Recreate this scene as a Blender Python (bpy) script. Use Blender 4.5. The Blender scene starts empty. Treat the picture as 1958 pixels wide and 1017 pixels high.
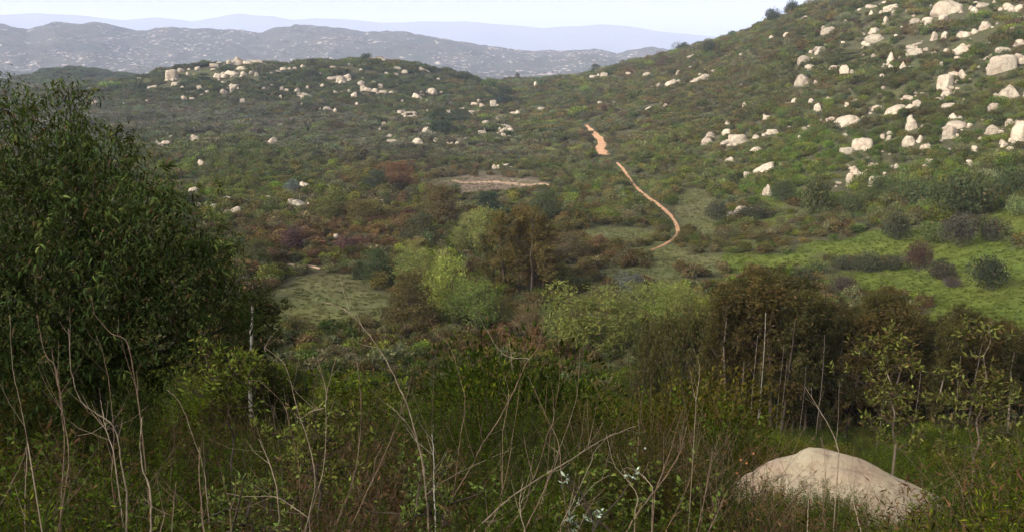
import bpy, math, random
import numpy as np
from mathutils import Vector, Matrix, noise as mnoise
R = math.radians
sc = bpy.context.scene
COL = sc.collection

# ------------------------------------------------------------------ camera, sky, sun, exposure
FPX, CX, CY, PITCH = 1766.0, 979.0, 508.5, R(13.0)      # measured on the 1958 px wide photograph
cam_d = bpy.data.cameras.new('camera'); cam = bpy.data.objects.new('camera', cam_d); COL.objects.link(cam)
cam_d.sensor_width = 36.0; cam_d.lens = 36.0 * FPX / 1958.0
cam_d.clip_start = 0.1; cam_d.clip_end = 60000
cam.location = (0, 0, 0); cam.rotation_euler = (math.pi / 2 - PITCH, 0, 0)
sc.camera = cam

SUN_ELEV, SUN_AZ = 24.0, -128.0        # azimuth measured clockwise from the view direction (+Y): behind, left
w = bpy.data.worlds.new('World'); sc.world = w; w.use_nodes = True
nt = w.node_tree; nt.nodes.clear()
sky = nt.nodes.new('ShaderNodeTexSky'); sky.sky_type = 'NISHITA'; sky.sun_disc = False
sky.sun_elevation = R(SUN_ELEV); sky.sun_rotation = R(SUN_AZ)
sky.altitude = 300; sky.air_density = 1.0; sky.dust_density = 6.0; sky.ozone_density = 1.0
bg = nt.nodes.new('ShaderNodeBackground'); bg.inputs['Strength'].default_value = 0.15
wo = nt.nodes.new('ShaderNodeOutputWorld')
hsv = nt.nodes.new('ShaderNodeHueSaturation'); hsv.inputs['Saturation'].default_value = 0.06      # milky, hazy sky
nt.links.new(sky.outputs[0], hsv.inputs['Color']); nt.links.new(hsv.outputs[0], bg.inputs[0]); nt.links.new(bg.outputs[0], wo.inputs[0])
sd = bpy.data.lights.new('sun', 'SUN'); sd.energy = 1.5; sd.angle = R(10); sd.color = (1.0, 0.88, 0.70)
so = bpy.data.objects.new('sun', sd); COL.objects.link(so)
_se, _sa = R(SUN_ELEV), R(SUN_AZ)
sdir = Vector((math.sin(_sa) * math.cos(_se), math.cos(_sa) * math.cos(_se), math.sin(_se)))
so.rotation_euler = sdir.to_track_quat('Z', 'Y').to_euler(); so.location = (-60, -60, 90)
sc.view_settings.view_transform = 'Standard'; sc.view_settings.look = 'None'
sc.view_settings.exposure = 1.5; sc.view_settings.gamma = 1; sc.view_settings.use_curve_mapping = False
sc.render.engine = 'CYCLES'
cy = sc.cycles
cy.max_bounces = 5; cy.diffuse_bounces = 3; cy.glossy_bounces = 1; cy.transmission_bounces = 3
cy.volume_bounces = 1; cy.transparent_max_bounces = 6; cy.use_denoising = True
cy.sample_clamp_indirect = 4

# ------------------------------------------------------------------ maths helpers
def rays(px, py):
    px = np.asarray(px, float); py = np.asarray(py, float)
    x = (px - CX) / FPX; y = -(py - CY) / FPX
    return np.stack([x, math.cos(PITCH) + y * math.sin(PITCH), y * math.cos(PITCH) - math.sin(PITCH)], -1)
def project(P):
    P = np.asarray(P, float)
    f = P[..., 1] * math.cos(PITCH) - P[..., 2] * math.sin(PITCH)
    u = P[..., 1] * math.sin(PITCH) + P[..., 2] * math.cos(PITCH)
    f = np.where(f < 1e-3, 1e-3, f)
    return CX + FPX * P[..., 0] / f, CY - FPX * u / f
def _hash(ix, iy, s):
    h = (ix * 374761393 + iy * 668265263 + s * 974634777) & 0xFFFFFFFF
    h = ((h ^ (h >> 13)) * 1274126177) & 0xFFFFFFFF
    return ((h ^ (h >> 16)) & 0xFFFFFF) / float(0xFFFFFF)
def vnoise(x, y, s=0):
    x = np.asarray(x, float); y = np.asarray(y, float)
    ix = np.floor(x).astype(np.int64); iy = np.floor(y).astype(np.int64)
    fx = x - ix; fy = y - iy
    fx = fx * fx * (3 - 2 * fx); fy = fy * fy * (3 - 2 * fy)
    a = _hash(ix, iy, s); b = _hash(ix + 1, iy, s); c = _hash(ix, iy + 1, s); d = _hash(ix + 1, iy + 1, s)
    return (a + (b - a) * fx) * (1 - fy) + (c + (d - c) * fx) * fy
def fbm(x, y, s=0, o=4):
    t = 0; a = .5; n = 0
    for k in range(o):
        t = t + a * vnoise(x * 2 ** k, y * 2 ** k, s + k * 17); n += a; a *= .5
    return t / n
def ss(e0, e1, x):
    t = np.clip((x - e0) / (e1 - e0), 0, 1); return t * t * (3 - 2 * t)

# ------------------------------------------------------------------ the lie of the land
# rows: distance from the viewpoint; entries: where the bare ground at that distance shows in the photograph
HC = [-600, -200, 0, 130, 250, 350, 450, 550, 700, 800, 900, 1000, 1100, 1250, 1375, 1500, 1625, 1750, 1958, 2250, 2600]
HROWS = [
 (65,  [800]*5 + [810]*3 + [823]*5 + [828]*5 + [820, 810, 800]),
 (90,  [700]*8 + [694]*6 + [692]*3 + [686, 676, 660, 640]),
 (110, [622]*14 + [620, 618, 614, 610, 600, 585, 570]),
 (130, [563]*14 + [561, 559, 556, 552, 543, 525, 505]),
 (150, [514]*14 + [514, 512, 508, 500, 488, 462, 440]),
 (180, [462]*13 + [461, 458, 452, 444, 430, 402, 365, 340]),
 (220, [414]*13 + [411, 406, 398, 384, 364, 325, 280, 245]),
 (260, [374]*13 + [368, 361, 348, 325, 295, 245, 190, 150]),
 (320, [326]*12 + [324, 317, 303, 272, 235, 195, 140, 70, 20]),
 (400, [270]*4 + [271]*3 + [272, 273, 274, 275, 276, 270, 250, 220, 175, 130, 85, 25, -60, -120]),
 (480, [238]*7 + [237, 236, 236, 236, 235, 225, 195, 150, 95, 40, -15, -80, -170, -220]),
 (580, [205, 205, 205, 204, 202, 194, 186, 180, 176, 184, 196, 198, 184, 146, 93, 40, -18, -75, -150, -230, -280]),
 (640, [196, 194, 192, 188, 176, 156, 142, 142, 134, 148, 172, 178, 168, 132, 84, 36, -14, -68, -140, -215, -260]),
 (700, [186, 184, 182, 177, 153, 125, 111, 115, 98, 118, 160, 172, 160, 120, 80, 38, -8, -60, -130, -200, -240]),
 (800, [188, 184, 180, 178, 174, 166, 160, 160, 150, 162, 164, 160, 150, 113, 88, 62, 20, -30, -90, -150, -190]),
 (900, [188, 184, 176, 168, 172, 178, 180, 180, 176, 172, 166, 156, 152, 128, 105, 80, 50, 10, -50, -100, -140]),
 (1000,[185, 180, 166, 142, 158, 172, 186, 188, 186, 182, 178, 168, 160, 145, 125, 105, 80, 40, -20, -60, -90]),
 (1100,[190, 184, 160, 119, 143, 162, 188, 190, 190, 188, 184, 180, 172, 160, 140, 120, 100, 70, 20, -20, -50]),
 (1300,[178]*4 + [182]*4 + [186]*6 + [176, 165, 150, 130, 100, 60, 40]),
]
NEAR = [(0.0, -1.55), (1.5, -1.9), (4, -2.95), (10, -5.35), (16, -8.05), (25, -11.9), (40, -18.2)]
AZG = np.radians(np.arange(-180, 180.01, 0.25))
LR = np.linspace(math.log(0.5), math.log(1320), 620)
def _build_table():
    rows_r = []; rows_z = []
    for r, z in NEAR:
        rows_r.append(max(r, .5)); rows_z.append(np.full(AZG.shape, z))
    for r, pys in HROWS:
        d = rays(HC, pys); az = np.arctan2(d[:, 0], d[:, 1]); t = d[:, 2] / np.hypot(d[:, 0], d[:, 1])
        rows_r.append(r); rows_z.append(np.interp(AZG, az, t) * r)
    Z = np.array(rows_z); rr = np.log(np.array(rows_r))
    out = np.empty((len(LR), len(AZG)))
    rl = np.exp(LR); re = np.exp(rr)
    for j in range(len(AZG)): out[:, j] = np.interp(rl, re, Z[:, j])
    k = np.exp(-.5 * (np.arange(-14, 15) / 3.5) ** 2); k /= k.sum()
    pad = np.pad(out, ((14, 14), (0, 0)), mode='edge')
    out = sum(k[i] * pad[i:i + len(LR)] for i in range(29))
    k = np.exp(-.5 * (np.arange(-12, 13) / 3.0) ** 2); k /= k.sum()
    pad = np.pad(out, ((0, 0), (12, 12)), mode='edge')
    out = sum(k[i] * pad[:, i:i + len(AZG)] for i in range(25))
    # the slope rises unseen behind the viewpoint, its crest shaped to shade the foreground
    zb = np.interp(rl, [0.5, 62, 90, 1400], [-1.6, 29, 32, 40])[:, None]
    wgt = ss(R(52), R(105), np.abs(AZG))[None, :]
    return out * (1 - wgt) + zb * wgt
TAB = _build_table()
def H(x, y):
    x = np.asarray(x, float); y = np.asarray(y, float)
    r = np.maximum(np.hypot(x, y), .5); az = np.arctan2(x, y)
    fi = np.clip((np.log(r) - LR[0]) / (LR[1] - LR[0]), 0, len(LR) - 1.001)
    fj = np.clip((az - AZG[0]) / (AZG[1] - AZG[0]), 0, len(AZG) - 1.001)
    i = fi.astype(int); j = fj.astype(int); a = fi - i; b = fj - j
    z = (TAB[i, j] * (1 - a) + TAB[i + 1, j] * a) * (1 - b) + (TAB[i, j + 1] * (1 - a) + TAB[i + 1, j + 1] * a) * b
    amp = np.clip(r * .0075, .03, 3.2)
    z = z + (fbm(x / 38 + 5, y / 38, 3, 4) - .5) * 2 * amp
    z = z + (fbm(x / 7, y / 7, 9, 3) - .5) * np.clip(r * .004, 0.05, .5)
    return z
_SR = np.exp(np.linspace(math.log(2.0), math.log(1290), 1500))
def hit(px, py, rmin=2.0, rmax=1290):
    """where the line of sight through a point of the photograph first meets the ground"""
    d = rays(px, py); h = math.hypot(d[0], d[1]); d = d / h
    m = (_SR >= rmin) & (_SR <= rmax); s = _SR[m]
    zz = H(d[0] * s, d[1] * s); below = np.nonzero(d[2] * s < zz)[0]
    if len(below) == 0:
        k = int(np.argmin(d[2] * s - zz)); r = s[k]
        return Vector((d[0] * r, d[1] * r, float(zz[k]))), float(r)
    k = below[0]
    if k == 0: r = s[0]
    else:
        g0 = d[2] * s[k - 1] - zz[k - 1]; g1 = d[2] * s[k] - zz[k]; r = s[k - 1] + (s[k] - s[k - 1]) * g0 / (g0 - g1)
    return Vector((d[0] * r, d[1] * r, float(H(d[0] * r, d[1] * r)))), float(r)
def at(px, py, r):
    """the point at horizontal distance r on the line of sight"""
    d = rays(px, py); return Vector(d / math.hypot(d[0], d[1]) * r)

# ------------------------------------------------------------------ mesh helpers
def mesh_from(name, blocks, mats, smooth=False, attrs=None):
    """blocks: list of (verts Nx3, faces MxK, material index, var per vertex or None)"""
    V = []; loops = []; sizes = []; mi = []; var = []; off = 0
    for v, f, m, a in blocks:
        v = np.asarray(v, np.float32); f = np.asarray(f, np.int32)
        if len(f) == 0: continue
        V.append(v); loops.append((f + off).ravel()); sizes.append(np.full(len(f), f.shape[1])); mi.append(np.full(len(f), m))
        var.append(np.full(len(v), .5, np.float32) if a is None else np.asarray(a, np.float32)); off += len(v)
    V = np.concatenate(V); loops = np.concatenate(loops); sizes = np.concatenate(sizes); mi = np.concatenate(mi); var = np.concatenate(var)
    me = bpy.data.meshes.new(name)
    me.vertices.add(len(V)); me.vertices.foreach_set('co', V.ravel())
    me.loops.add(len(loops)); me.loops.foreach_set('vertex_index', loops.astype(np.int32))
    me.polygons.add(len(sizes))
    st = np.concatenate([[0], np.cumsum(sizes)[:-1]]).astype(np.int32)
    me.polygons.foreach_set('loop_start', st)
    try: me.polygons.foreach_set('loop_total', sizes.astype(np.int32))
    except Exception: pass
    me.polygons.foreach_set('material_index', mi.astype(np.int32))
    if smooth: me.polygons.foreach_set('use_smooth', np.ones(len(sizes), bool))
    for m in mats: me.materials.append(m)
    at_ = me.attributes.new('var', 'FLOAT', 'POINT'); at_.data.foreach_set('value', var)
    if attrs:
        for n, arr in attrs.items():
            a_ = me.attributes.new(n, 'FLOAT_VECTOR', 'POINT'); a_.data.foreach_set('vector', np.asarray(arr, np.float32).ravel())
    me.update(); me.validate()
    return me
def link(name, me, parent=None, loc=None, rot=None, scl=None, color=None):
    o = bpy.data.objects.new(name, me); COL.objects.link(o)
    if parent: o.parent = parent
    if loc is not None: o.location = loc
    if rot is not None: o.rotation_euler = rot
    if scl is not None: o.scale = scl if hasattr(scl, '__len__') else (scl,) * 3
    if color is not None: o.color = (*color[:3], 1)
    return o
def tag(o, label=None, cat=None, group=None, kind=None):
    if label: o['label'] = label
    if cat: o['category'] = cat
    if group: o['group'] = group
    if kind: o['kind'] = kind
    return o
def tube(pts, rad, n=5, var=.5):
    pts = np.asarray(pts, float); m = len(pts); rad = np.broadcast_to(np.asarray(rad, float), (m,))
    T = np.gradient(pts, axis=0); T /= np.linalg.norm(T, axis=1)[:, None] + 1e-9
    ref = np.where(np.abs(T[:, 2:3]) > .9, [[1., 0, 0]], [[0, 0, 1.]])
    A = np.cross(T, ref); A /= np.linalg.norm(A, axis=1)[:, None] + 1e-9; B = np.cross(T, A)
    th = np.arange(n) * 2 * math.pi / n
    V = pts[:, None] + rad[:, None, None] * (A[:, None] * np.cos(th)[None, :, None] + B[:, None] * np.sin(th)[None, :, None])
    i = np.arange(m - 1)[:, None]; j = np.arange(n)[None]
    F = np.stack([i * n + j, i * n + (j + 1) % n, (i + 1) * n + (j + 1) % n, (i + 1) * n + j], -1).reshape(-1, 4)
    return V.reshape(-1, 3), F, np.full(m * n, var)
def unit(v): return v / (np.linalg.norm(v, axis=-1, keepdims=True) + 1e-9)
def leafquads(C, D, N, L, W, rng, spread=.5):
    """diamond leaves: base at C, pointing along D, width across, slight fold"""
    n = len(C); S = unit(np.cross(D, N)); L = np.broadcast_to(L, (n,))[:, None]; W = np.broadcast_to(W, (n,))[:, None]
    p0 = C; p2 = C + D * L; mid = C + D * L * .45 + N * L * .06
    V = np.stack([p0, mid + S * W * .5, p2, mid - S * W * .5], 1).reshape(-1, 3)
    F = np.arange(4 * n).reshape(n, 4)
    var = np.repeat(rng.random(n), 4)
    return V, F, var
def drooping(C, D, L, W, rng, droop=.9):
    """curved lance-shaped leaf, three segments"""
    n = len(C); L = np.broadcast_to(L, (n,))[:, None]; W = np.broadcast_to(W, (n,))[:, None]
    S = unit(np.cross(D, np.array([0, 0, 1.]) + rng.normal(0, .25, (n, 3)))); dn = np.array([0, 0, -1.])
    c = []; 
    for t, ww in ((0, .12), (.35, 1.), (.7, .8), (1., .02)):
        ctr = C + D * L * t * (1 - .25 * t * droop) + dn * L * droop * t * t * .75
        c += [ctr - S * W * ww * .5, ctr + S * W * ww * .5]
    V = np.stack(c, 1).reshape(-1, 3); b = (np.arange(n) * 8)[:, None]
    F = np.concatenate([b + np.array([[0, 1, 3, 2]]), b + np.array([[2, 3, 5, 4]]), b + np.array([[4, 5, 7, 6]])])
    return V, F, np.repeat(rng.random(n), 8)
def rdir(rng, n): return unit(rng.normal(size=(n, 3)))

# ------------------------------------------------------------------ materials
def new_mat(name):
    m = bpy.data.materials.new(name); m.use_nodes = True; m.node_tree.nodes.clear(); return m, m.node_tree
class NT:
    def __init__(s, nt): s.nt = nt
    def n(s, t, **kw):
        nd = s.nt.nodes.new(t)
        for k, v in kw.items(): setattr(nd, k, v)
        return nd
    def l(s, a, b): s.nt.links.new(a, b)
    def math(s, op, a, b=None, c=None):
        nd = s.n('ShaderNodeMath', operation=op)
        for i, v in enumerate((a, b, c)):
            if v is None: continue
            if isinstance(v, (int, float)): nd.inputs[i].default_value = v
            else: s.l(v, nd.inputs[i])
        return nd.outputs[0]
    def noise(s, scale, detail=4, rough=.55, vec=None, dist=0):
        nd = s.n('ShaderNodeTexNoise'); nd.inputs['Scale'].default_value = scale; nd.inputs['Detail'].default_value = detail
        nd.inputs['Roughness'].default_value = rough; nd.inputs['Distortion'].default_value = dist
        if vec is not None: s.l(vec, nd.inputs['Vector'])
        return nd.outputs['Fac']
    def ramp(s, fac, stops):
        nd = s.n('ShaderNodeValToRGB'); cr = nd.color_ramp
        while len(cr.elements) < len(stops): cr.elements.new(.5)
        for e, (p, c) in zip(cr.elements, stops): e.position = p; e.color = (*c, 1) if len(c) == 3 else c
        s.l(fac, nd.inputs[0]); return nd.outputs[0]
    def mix(s, fac, a, b, mode='MIX'):
        nd = s.n('ShaderNodeMix', data_type='RGBA', blend_type=mode)
        for i, v in ((0, fac), (6, a), (7, b)):
            if isinstance(v, (int, float)): nd.inputs[i].default_value = v
            elif isinstance(v, tuple): nd.inputs[i].default_value = (*v, 1)
            else: s.l(v, nd.inputs[i])
        return nd.outputs[2]
def foliage_mat(name, source, trans=.25, vlo=.5, vhi=1.5, gloss=False, dry=.05):
    m, nt = new_mat(name); g = NT(nt)
    if source == 'instance':
        a = g.n('ShaderNodeAttribute', attribute_type='INSTANCER', attribute_name='tint'); col = a.outputs['Color']
    elif source == 'object':
        a = g.n('ShaderNodeObjectInfo'); col = a.outputs['Color']
    else:
        a = g.n('ShaderNodeRGB'); a.outputs[0].default_value = (*source, 1); col = a.outputs[0]
    v = g.n('ShaderNodeAttribute', attribute_type='GEOMETRY', attribute_name='var')
    mr = g.n('ShaderNodeMapRange'); g.l(v.outputs['Fac'], mr.inputs[0]); mr.inputs[3].default_value = vlo; mr.inputs[4].default_value = vhi
    hs = g.n('ShaderNodeHueSaturation'); g.l(col, hs.inputs['Color']); g.l(mr.outputs[0], hs.inputs['Value'])
    hv = g.n('ShaderNodeMapRange'); g.l(g.math('FRACT', g.math('MULTIPLY', v.outputs['Fac'], 7.13)), hv.inputs[0])
    hv.inputs[3].default_value = .47; hv.inputs[4].default_value = .525; g.l(hv.outputs[0], hs.inputs['Hue'])
    dead = g.math('GREATER_THAN', g.math('FRACT', g.math('MULTIPLY', v.outputs['Fac'], 23.7)), 1 - dry)
    colf = g.mix(g.math('MULTIPLY', dead, .85), hs.outputs[0], (.13, .075, .04))
    out = g.n('ShaderNodeOutputMaterial')
    if gloss:
        d = g.n('ShaderNodeBsdfPrincipled'); d.inputs['Roughness'].default_value = .5; d.inputs['Specular IOR Level'].default_value = .12
        g.l(colf, d.inputs['Base Color'])
    else:
        d = g.n('ShaderNodeBsdfDiffuse'); g.l(colf, d.inputs[0])
    t = g.n('ShaderNodeBsdfTranslucent'); g.l(g.mix(.35, colf, (.15, .17, .02)), t.inputs[0])
    mx = g.n('ShaderNodeMixShader'); mx.inputs[0].default_value = trans
    g.l(d.outputs[0], mx.inputs[1]); g.l(t.outputs[0], mx.inputs[2]); g.l(mx.outputs[0], out.inputs[0])
    return m
def bark_mat(name, c1, c2, scale=6, rough=.85):
    m, nt = new_mat(name); g = NT(nt)
    tc = g.n('ShaderNodeTexCoord'); f = g.noise(scale, 5, .65, tc.outputs['Object'])
    col = g.ramp(f, [(.3, c1), (.7, c2)])
    d = g.n('ShaderNodeBsdfPrincipled'); d.inputs['Roughness'].default_value = rough; g.l(col, d.inputs['Base Color'])
    b = g.n('ShaderNodeBump'); b.inputs['Strength'].default_value = .5; b.inputs['Distance'].default_value = .02; g.l(f, b.inputs['Height']); g.l(b.outputs[0], d.inputs['Normal'])
    out = g.n('ShaderNodeOutputMaterial'); g.l(d.outputs[0], out.inputs[0]); return m
def rock_mat(name, base, dark, pink, s, crk=.55, stain=.62):
    """weathered granite; s = features per metre"""
    m, nt = new_mat(name); g = NT(nt)
    tc = g.n('ShaderNodeNewGeometry'); vec = tc.outputs['Position']
    oi = g.n('ShaderNodeObjectInfo')
    big = g.noise(.35 * s, 4, .6, vec, .6); mid = g.noise(1.6 * s, 6, .65, vec); fine = g.noise(9 * s, 4, .7, vec)
    c = g.mix(g.ramp(big, [(.38, (0, 0, 0)), (.62, (1, 1, 1))]), base, pink)
    st = g.ramp(mid, [(.30, (1, 1, 1)), (.47, (0, 0, 0))])
    c = g.mix(g.math('MULTIPLY', st, stain), c, dark)
    mp = g.n('ShaderNodeMapping'); g.l(vec, mp.inputs[0]); mp.inputs['Scale'].default_value = (1.1 * s, 1.1 * s, .22 * s)
    streak = g.noise(1.3, 5, .6, mp.outputs[0]); c = g.mix(g.math('MULTIPLY', g.ramp(streak, [(.52, (0, 0, 0)), (.7, (1, 1, 1))]), .45), c, dark)
    vo = g.n('ShaderNodeTexVoronoi', feature='DISTANCE_TO_EDGE'); vo.inputs['Scale'].default_value = .45 * s
    wv = g.n('ShaderNodeVectorMath', operation='ADD'); g.l(vec, wv.inputs[0])
    nn = g.n('ShaderNodeTexNoise'); nn.inputs['Scale'].default_value = 1.2 * s; g.l(vec, nn.inputs['Vector'])
    sm = g.n('ShaderNodeVectorMath', operation='SCALE'); g.l(nn.outputs['Color'], sm.inputs[0]); sm.inputs['Scale'].default_value = 1.2 / s
    g.l(sm.outputs[0], wv.inputs[1]); g.l(wv.outputs[0], vo.inputs['Vector'])
    crack = g.ramp(vo.outputs['Distance'], [(.0, (1, 1, 1)), (.035, (0, 0, 0))])
    c = g.mix(g.math('MULTIPLY', crack, crk), c, (.07, .05, .04))
    br = g.n('ShaderNodeMapRange'); g.l(fine, br.inputs[0]); br.inputs[3].default_value = .78; br.inputs[4].default_value = 1.22
    orr = g.n('ShaderNodeMapRange'); g.l(oi.outputs['Random'], orr.inputs[0]); orr.inputs[3].default_value = .66; orr.inputs[4].default_value = 1.06
    hs = g.n('ShaderNodeHueSaturation'); g.l(c, hs.inputs['Color']); g.l(g.math('MULTIPLY', br.outputs[0], orr.outputs[0]), hs.inputs['Value'])
    d = g.n('ShaderNodeBsdfPrincipled'); d.inputs['Roughness'].default_value = .85; d.inputs['Specular IOR Level'].default_value = .2; g.l(hs.outputs[0], d.inputs['Base Color'])
    hgt = g.math('SUBTRACT', g.math('ADD', g.math('MULTIPLY', mid, 1.0), g.math('MULTIPLY', fine, .25)), g.math('MULTIPLY', crack, crk * .6))
    b = g.n('ShaderNodeBump'); b.inputs['Strength'].default_value = .9; b.inputs['Distance'].default_value = .3 / s; g.l(hgt, b.inputs['Height']); g.l(b.outputs[0], d.inputs['Normal'])
    out = g.n('ShaderNodeOutputMaterial'); g.l(d.outputs[0], out.inputs[0]); return m
M_inst = foliage_mat('chaparral_leaves', 'instance', .2, .45, 1.5)
M_obj = foliage_mat('shrub_leaves', 'object', .22, .45, 1.5)
M_near = foliage_mat('near_leaves', 'object', .25, .15, 1.8, False, .05)
M_near_i = foliage_mat('near_leaves_massed', 'instance', .25, .15, 1.8, False, .05)
M_twig = bark_mat('twig_bark', (.032, .02, .013), (.075, .05, .03), 8)
M_dead = bark_mat('dry_twig', (.15, .11, .07), (.34, .26, .165), 10)
M_deadred = bark_mat('dry_twig_red', (.11, .068, .042), (.24, .155, .09), 10)
M_branch = bark_mat('brown_bark', (.09, .065, .045), (.2, .15, .10), 9)
M_pole = bark_mat('grey_bark', (.12, .09, .065), (.26, .205, .155), 2.5)
M_pale = bark_mat('pale_bark', (.24, .205, .16), (.48, .43, .36), 2.5)
M_darkbark = bark_mat('dark_bark', (.03, .022, .018), (.09, .065, .05), 3)
M_rock = rock_mat('granite', (.395, .34, .25), (.17, .13, .10), (.37, .29, .21), .7, .4)
M_rocknear = rock_mat('near_granite', (.52, .43, .28), (.17, .12, .08), (.45, .32, .215), 3.0, .0, .85)

# ------------------------------------------------------------------ zones of the valley (grass, trail, colour of the brush)
MEADOWS = [  # cx, cy, rx, ry, rise of the right end per px, strength
 (1745, 468, 185, 30, -.05, 1), (1890, 450, 120, 40, -.35, 1), (1830, 520, 165, 52, -.1, 1), (1900, 590, 130, 50, 0, 1), (1700, 548, 140, 26, .1, 1),
 (1420, 503, 165, 17, 0, 1), (1180, 450, 78, 18, 0, 1), (1220, 528, 80, 15, 0, 1), (1250, 480, 70, 9, 0, .9), (1300, 545, 60, 10, 0, .7),
 (1500, 380, 80, 15, -.1, .95), (1335, 395, 45, 34, .2, .85), (1345, 436, 36, 24, .2, .8), (620, 585, 125, 44, .05, .97), (640, 535, 90, 12, 0, .8),
 (1450, 420, 100, 9, 0, .8), (930, 354, 125, 15, .02, .95), (1570, 475, 80, 10, -.2, .85), (2150, 520, 190, 90, 0, 1), (1890, 700, 130, 14, 0, .4)]
def meadow(px, py, x, y):
    m = np.zeros(np.shape(px))
    wob = (fbm(x / 6, y / 9, 31, 3) - .5) * 1.5
    for cx, cy_, rx, ry, k, s in MEADOWS:
        yy = py - cy_ - k * (px - cx)
        d = np.sqrt(((px - cx) / rx) ** 2 + (yy / ry) ** 2) + wob * .4
        m = np.maximum(m, s * ss(1.12, .85, d))
    return m
TRAIL_A = [(1120, 238, .8), (1132, 250, 1.1), (1143, 262, 1.5), (1150, 275, 1.7), (1148, 286, 2.0), (1158, 297, 1.8)]
TRAIL_B = [(1180, 312, .35), (1190, 322, .65), (1198, 334, .75), (1207, 347, .6), (1218, 360, .55), (1230, 371, .5), (1247, 383, .55), (1262, 394, .5), (1275, 405, .5),
           (1285, 416, .45), (1292, 428, .45), (1297, 441, .45), (1293, 451, .4), (1281, 462, .35), (1265, 471, .28), (1245, 479, .2)]
def densify(pts, n=8):
    P = []
    for i in range(len(pts) - 1):
        a, b = np.array(pts[i], float), np.array(pts[i + 1], float)
        p0 = np.array(pts[max(i - 1, 0)], float); p3 = np.array(pts[min(i + 2, len(pts) - 1)], float)
        for k in range(n):
            t = k / n
            P.append(.5 * ((2 * a) + (-p0 + b) * t + (2 * p0 - 5 * a + 4 * b - p3) * t * t + (-p0 + 3 * a - 3 * b + p3) * t ** 3))
    P.append(np.array(pts[-1], float)); return np.array(P)
def trail_world(tr):
    out = []
    for px, py, hw in densify(tr, 5):
        p, r = hit(px, py, 120, 700); out.append((p.x, p.y, p.z, hw))
    return np.array(out)
TW = [trail_world(TRAIL_A), trail_world(TRAIL_B)]

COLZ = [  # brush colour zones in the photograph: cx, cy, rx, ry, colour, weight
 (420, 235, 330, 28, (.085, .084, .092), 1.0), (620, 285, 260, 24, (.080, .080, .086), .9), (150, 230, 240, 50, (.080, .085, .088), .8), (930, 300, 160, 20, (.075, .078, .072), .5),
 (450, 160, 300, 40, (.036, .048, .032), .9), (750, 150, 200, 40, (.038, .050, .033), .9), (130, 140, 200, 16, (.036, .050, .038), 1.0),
 (690, 435, 130, 42, (.072, .042, .036), .75), (560, 462, 90, 22, (.085, .048, .044), .8), (950, 345, 130, 16, (.110, .088, .072), .8), (740, 340, 50, 18, (.105, .062, .036), .9),
 (1120, 480, 90, 50, (.078, .052, .036), .8), (1230, 505, 130, 30, (.064, .050, .036), .75), (1320, 530, 100, 25, (.066, .048, .038), .7), (1200, 410, 90, 18, (.070, .075, .045), .4),
 (1000, 640, 110, 45, (.098, .062, .044), .85), (700, 640, 120, 30, (.068, .058, .048), .6), (480, 300, 200, 40, (.060, .078, .030), .55),
 (1450, 130, 180, 60, (.066, .058, .042), .5), (1330, 200, 160, 60, (.064, .058, .040), .55), (1700, 150, 250, 120, (.050, .060, .030), .45), (1560, 330, 160, 60, (.055, .078, .028), .6),
 (1800, 340, 200, 70, (.048, .070, .026), .6), (1850, 230, 120, 60, (.050, .068, .028), .5), (1300, 340, 120, 50, (.060, .074, .034), .5), (1350, 460, 140, 30, (.060, .052, .034), .5),
 (1100, 340, 120, 40, (.062, .074, .040), .4), (400, 370, 120, 60, (.062, .078, .030), .6), (1250, 270, 120, 30, (.070, .066, .046), .5)]
PAL = [(.046, .066, .024), (.064, .086, .028), (.072, .062, .036), (.040, .052, .026), (.074, .078, .058), (.058, .046, .034), (.082, .096, .036)]
def brush_tint(px, py, x, y, rng):
    n = len(px)
    k = fbm(x / 16, y / 16, 55, 3) * 7.2 + rng.random(n) * 3.2 - 1.3
    c = np.array(PAL)[np.clip(k.astype(int), 0, 6)]
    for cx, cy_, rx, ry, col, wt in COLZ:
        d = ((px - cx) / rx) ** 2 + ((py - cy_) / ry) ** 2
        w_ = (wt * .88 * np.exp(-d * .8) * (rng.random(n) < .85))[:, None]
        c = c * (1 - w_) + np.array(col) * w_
    v = (.58 + .78 * rng.random(n))[:, None] * (.8 + .45 * fbm(x / 30, y / 30, 71, 2))[:, None]
    lum = c.mean(1, keepdims=True); c = np.maximum(lum + (c - lum) * 1.38, .006)
    c = c * np.array([1.04, 1.0, .72])
    return np.clip(c * 1.12 * v * (1 + .07 * rng.normal(size=(n, 3))), .008, .2)

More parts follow.
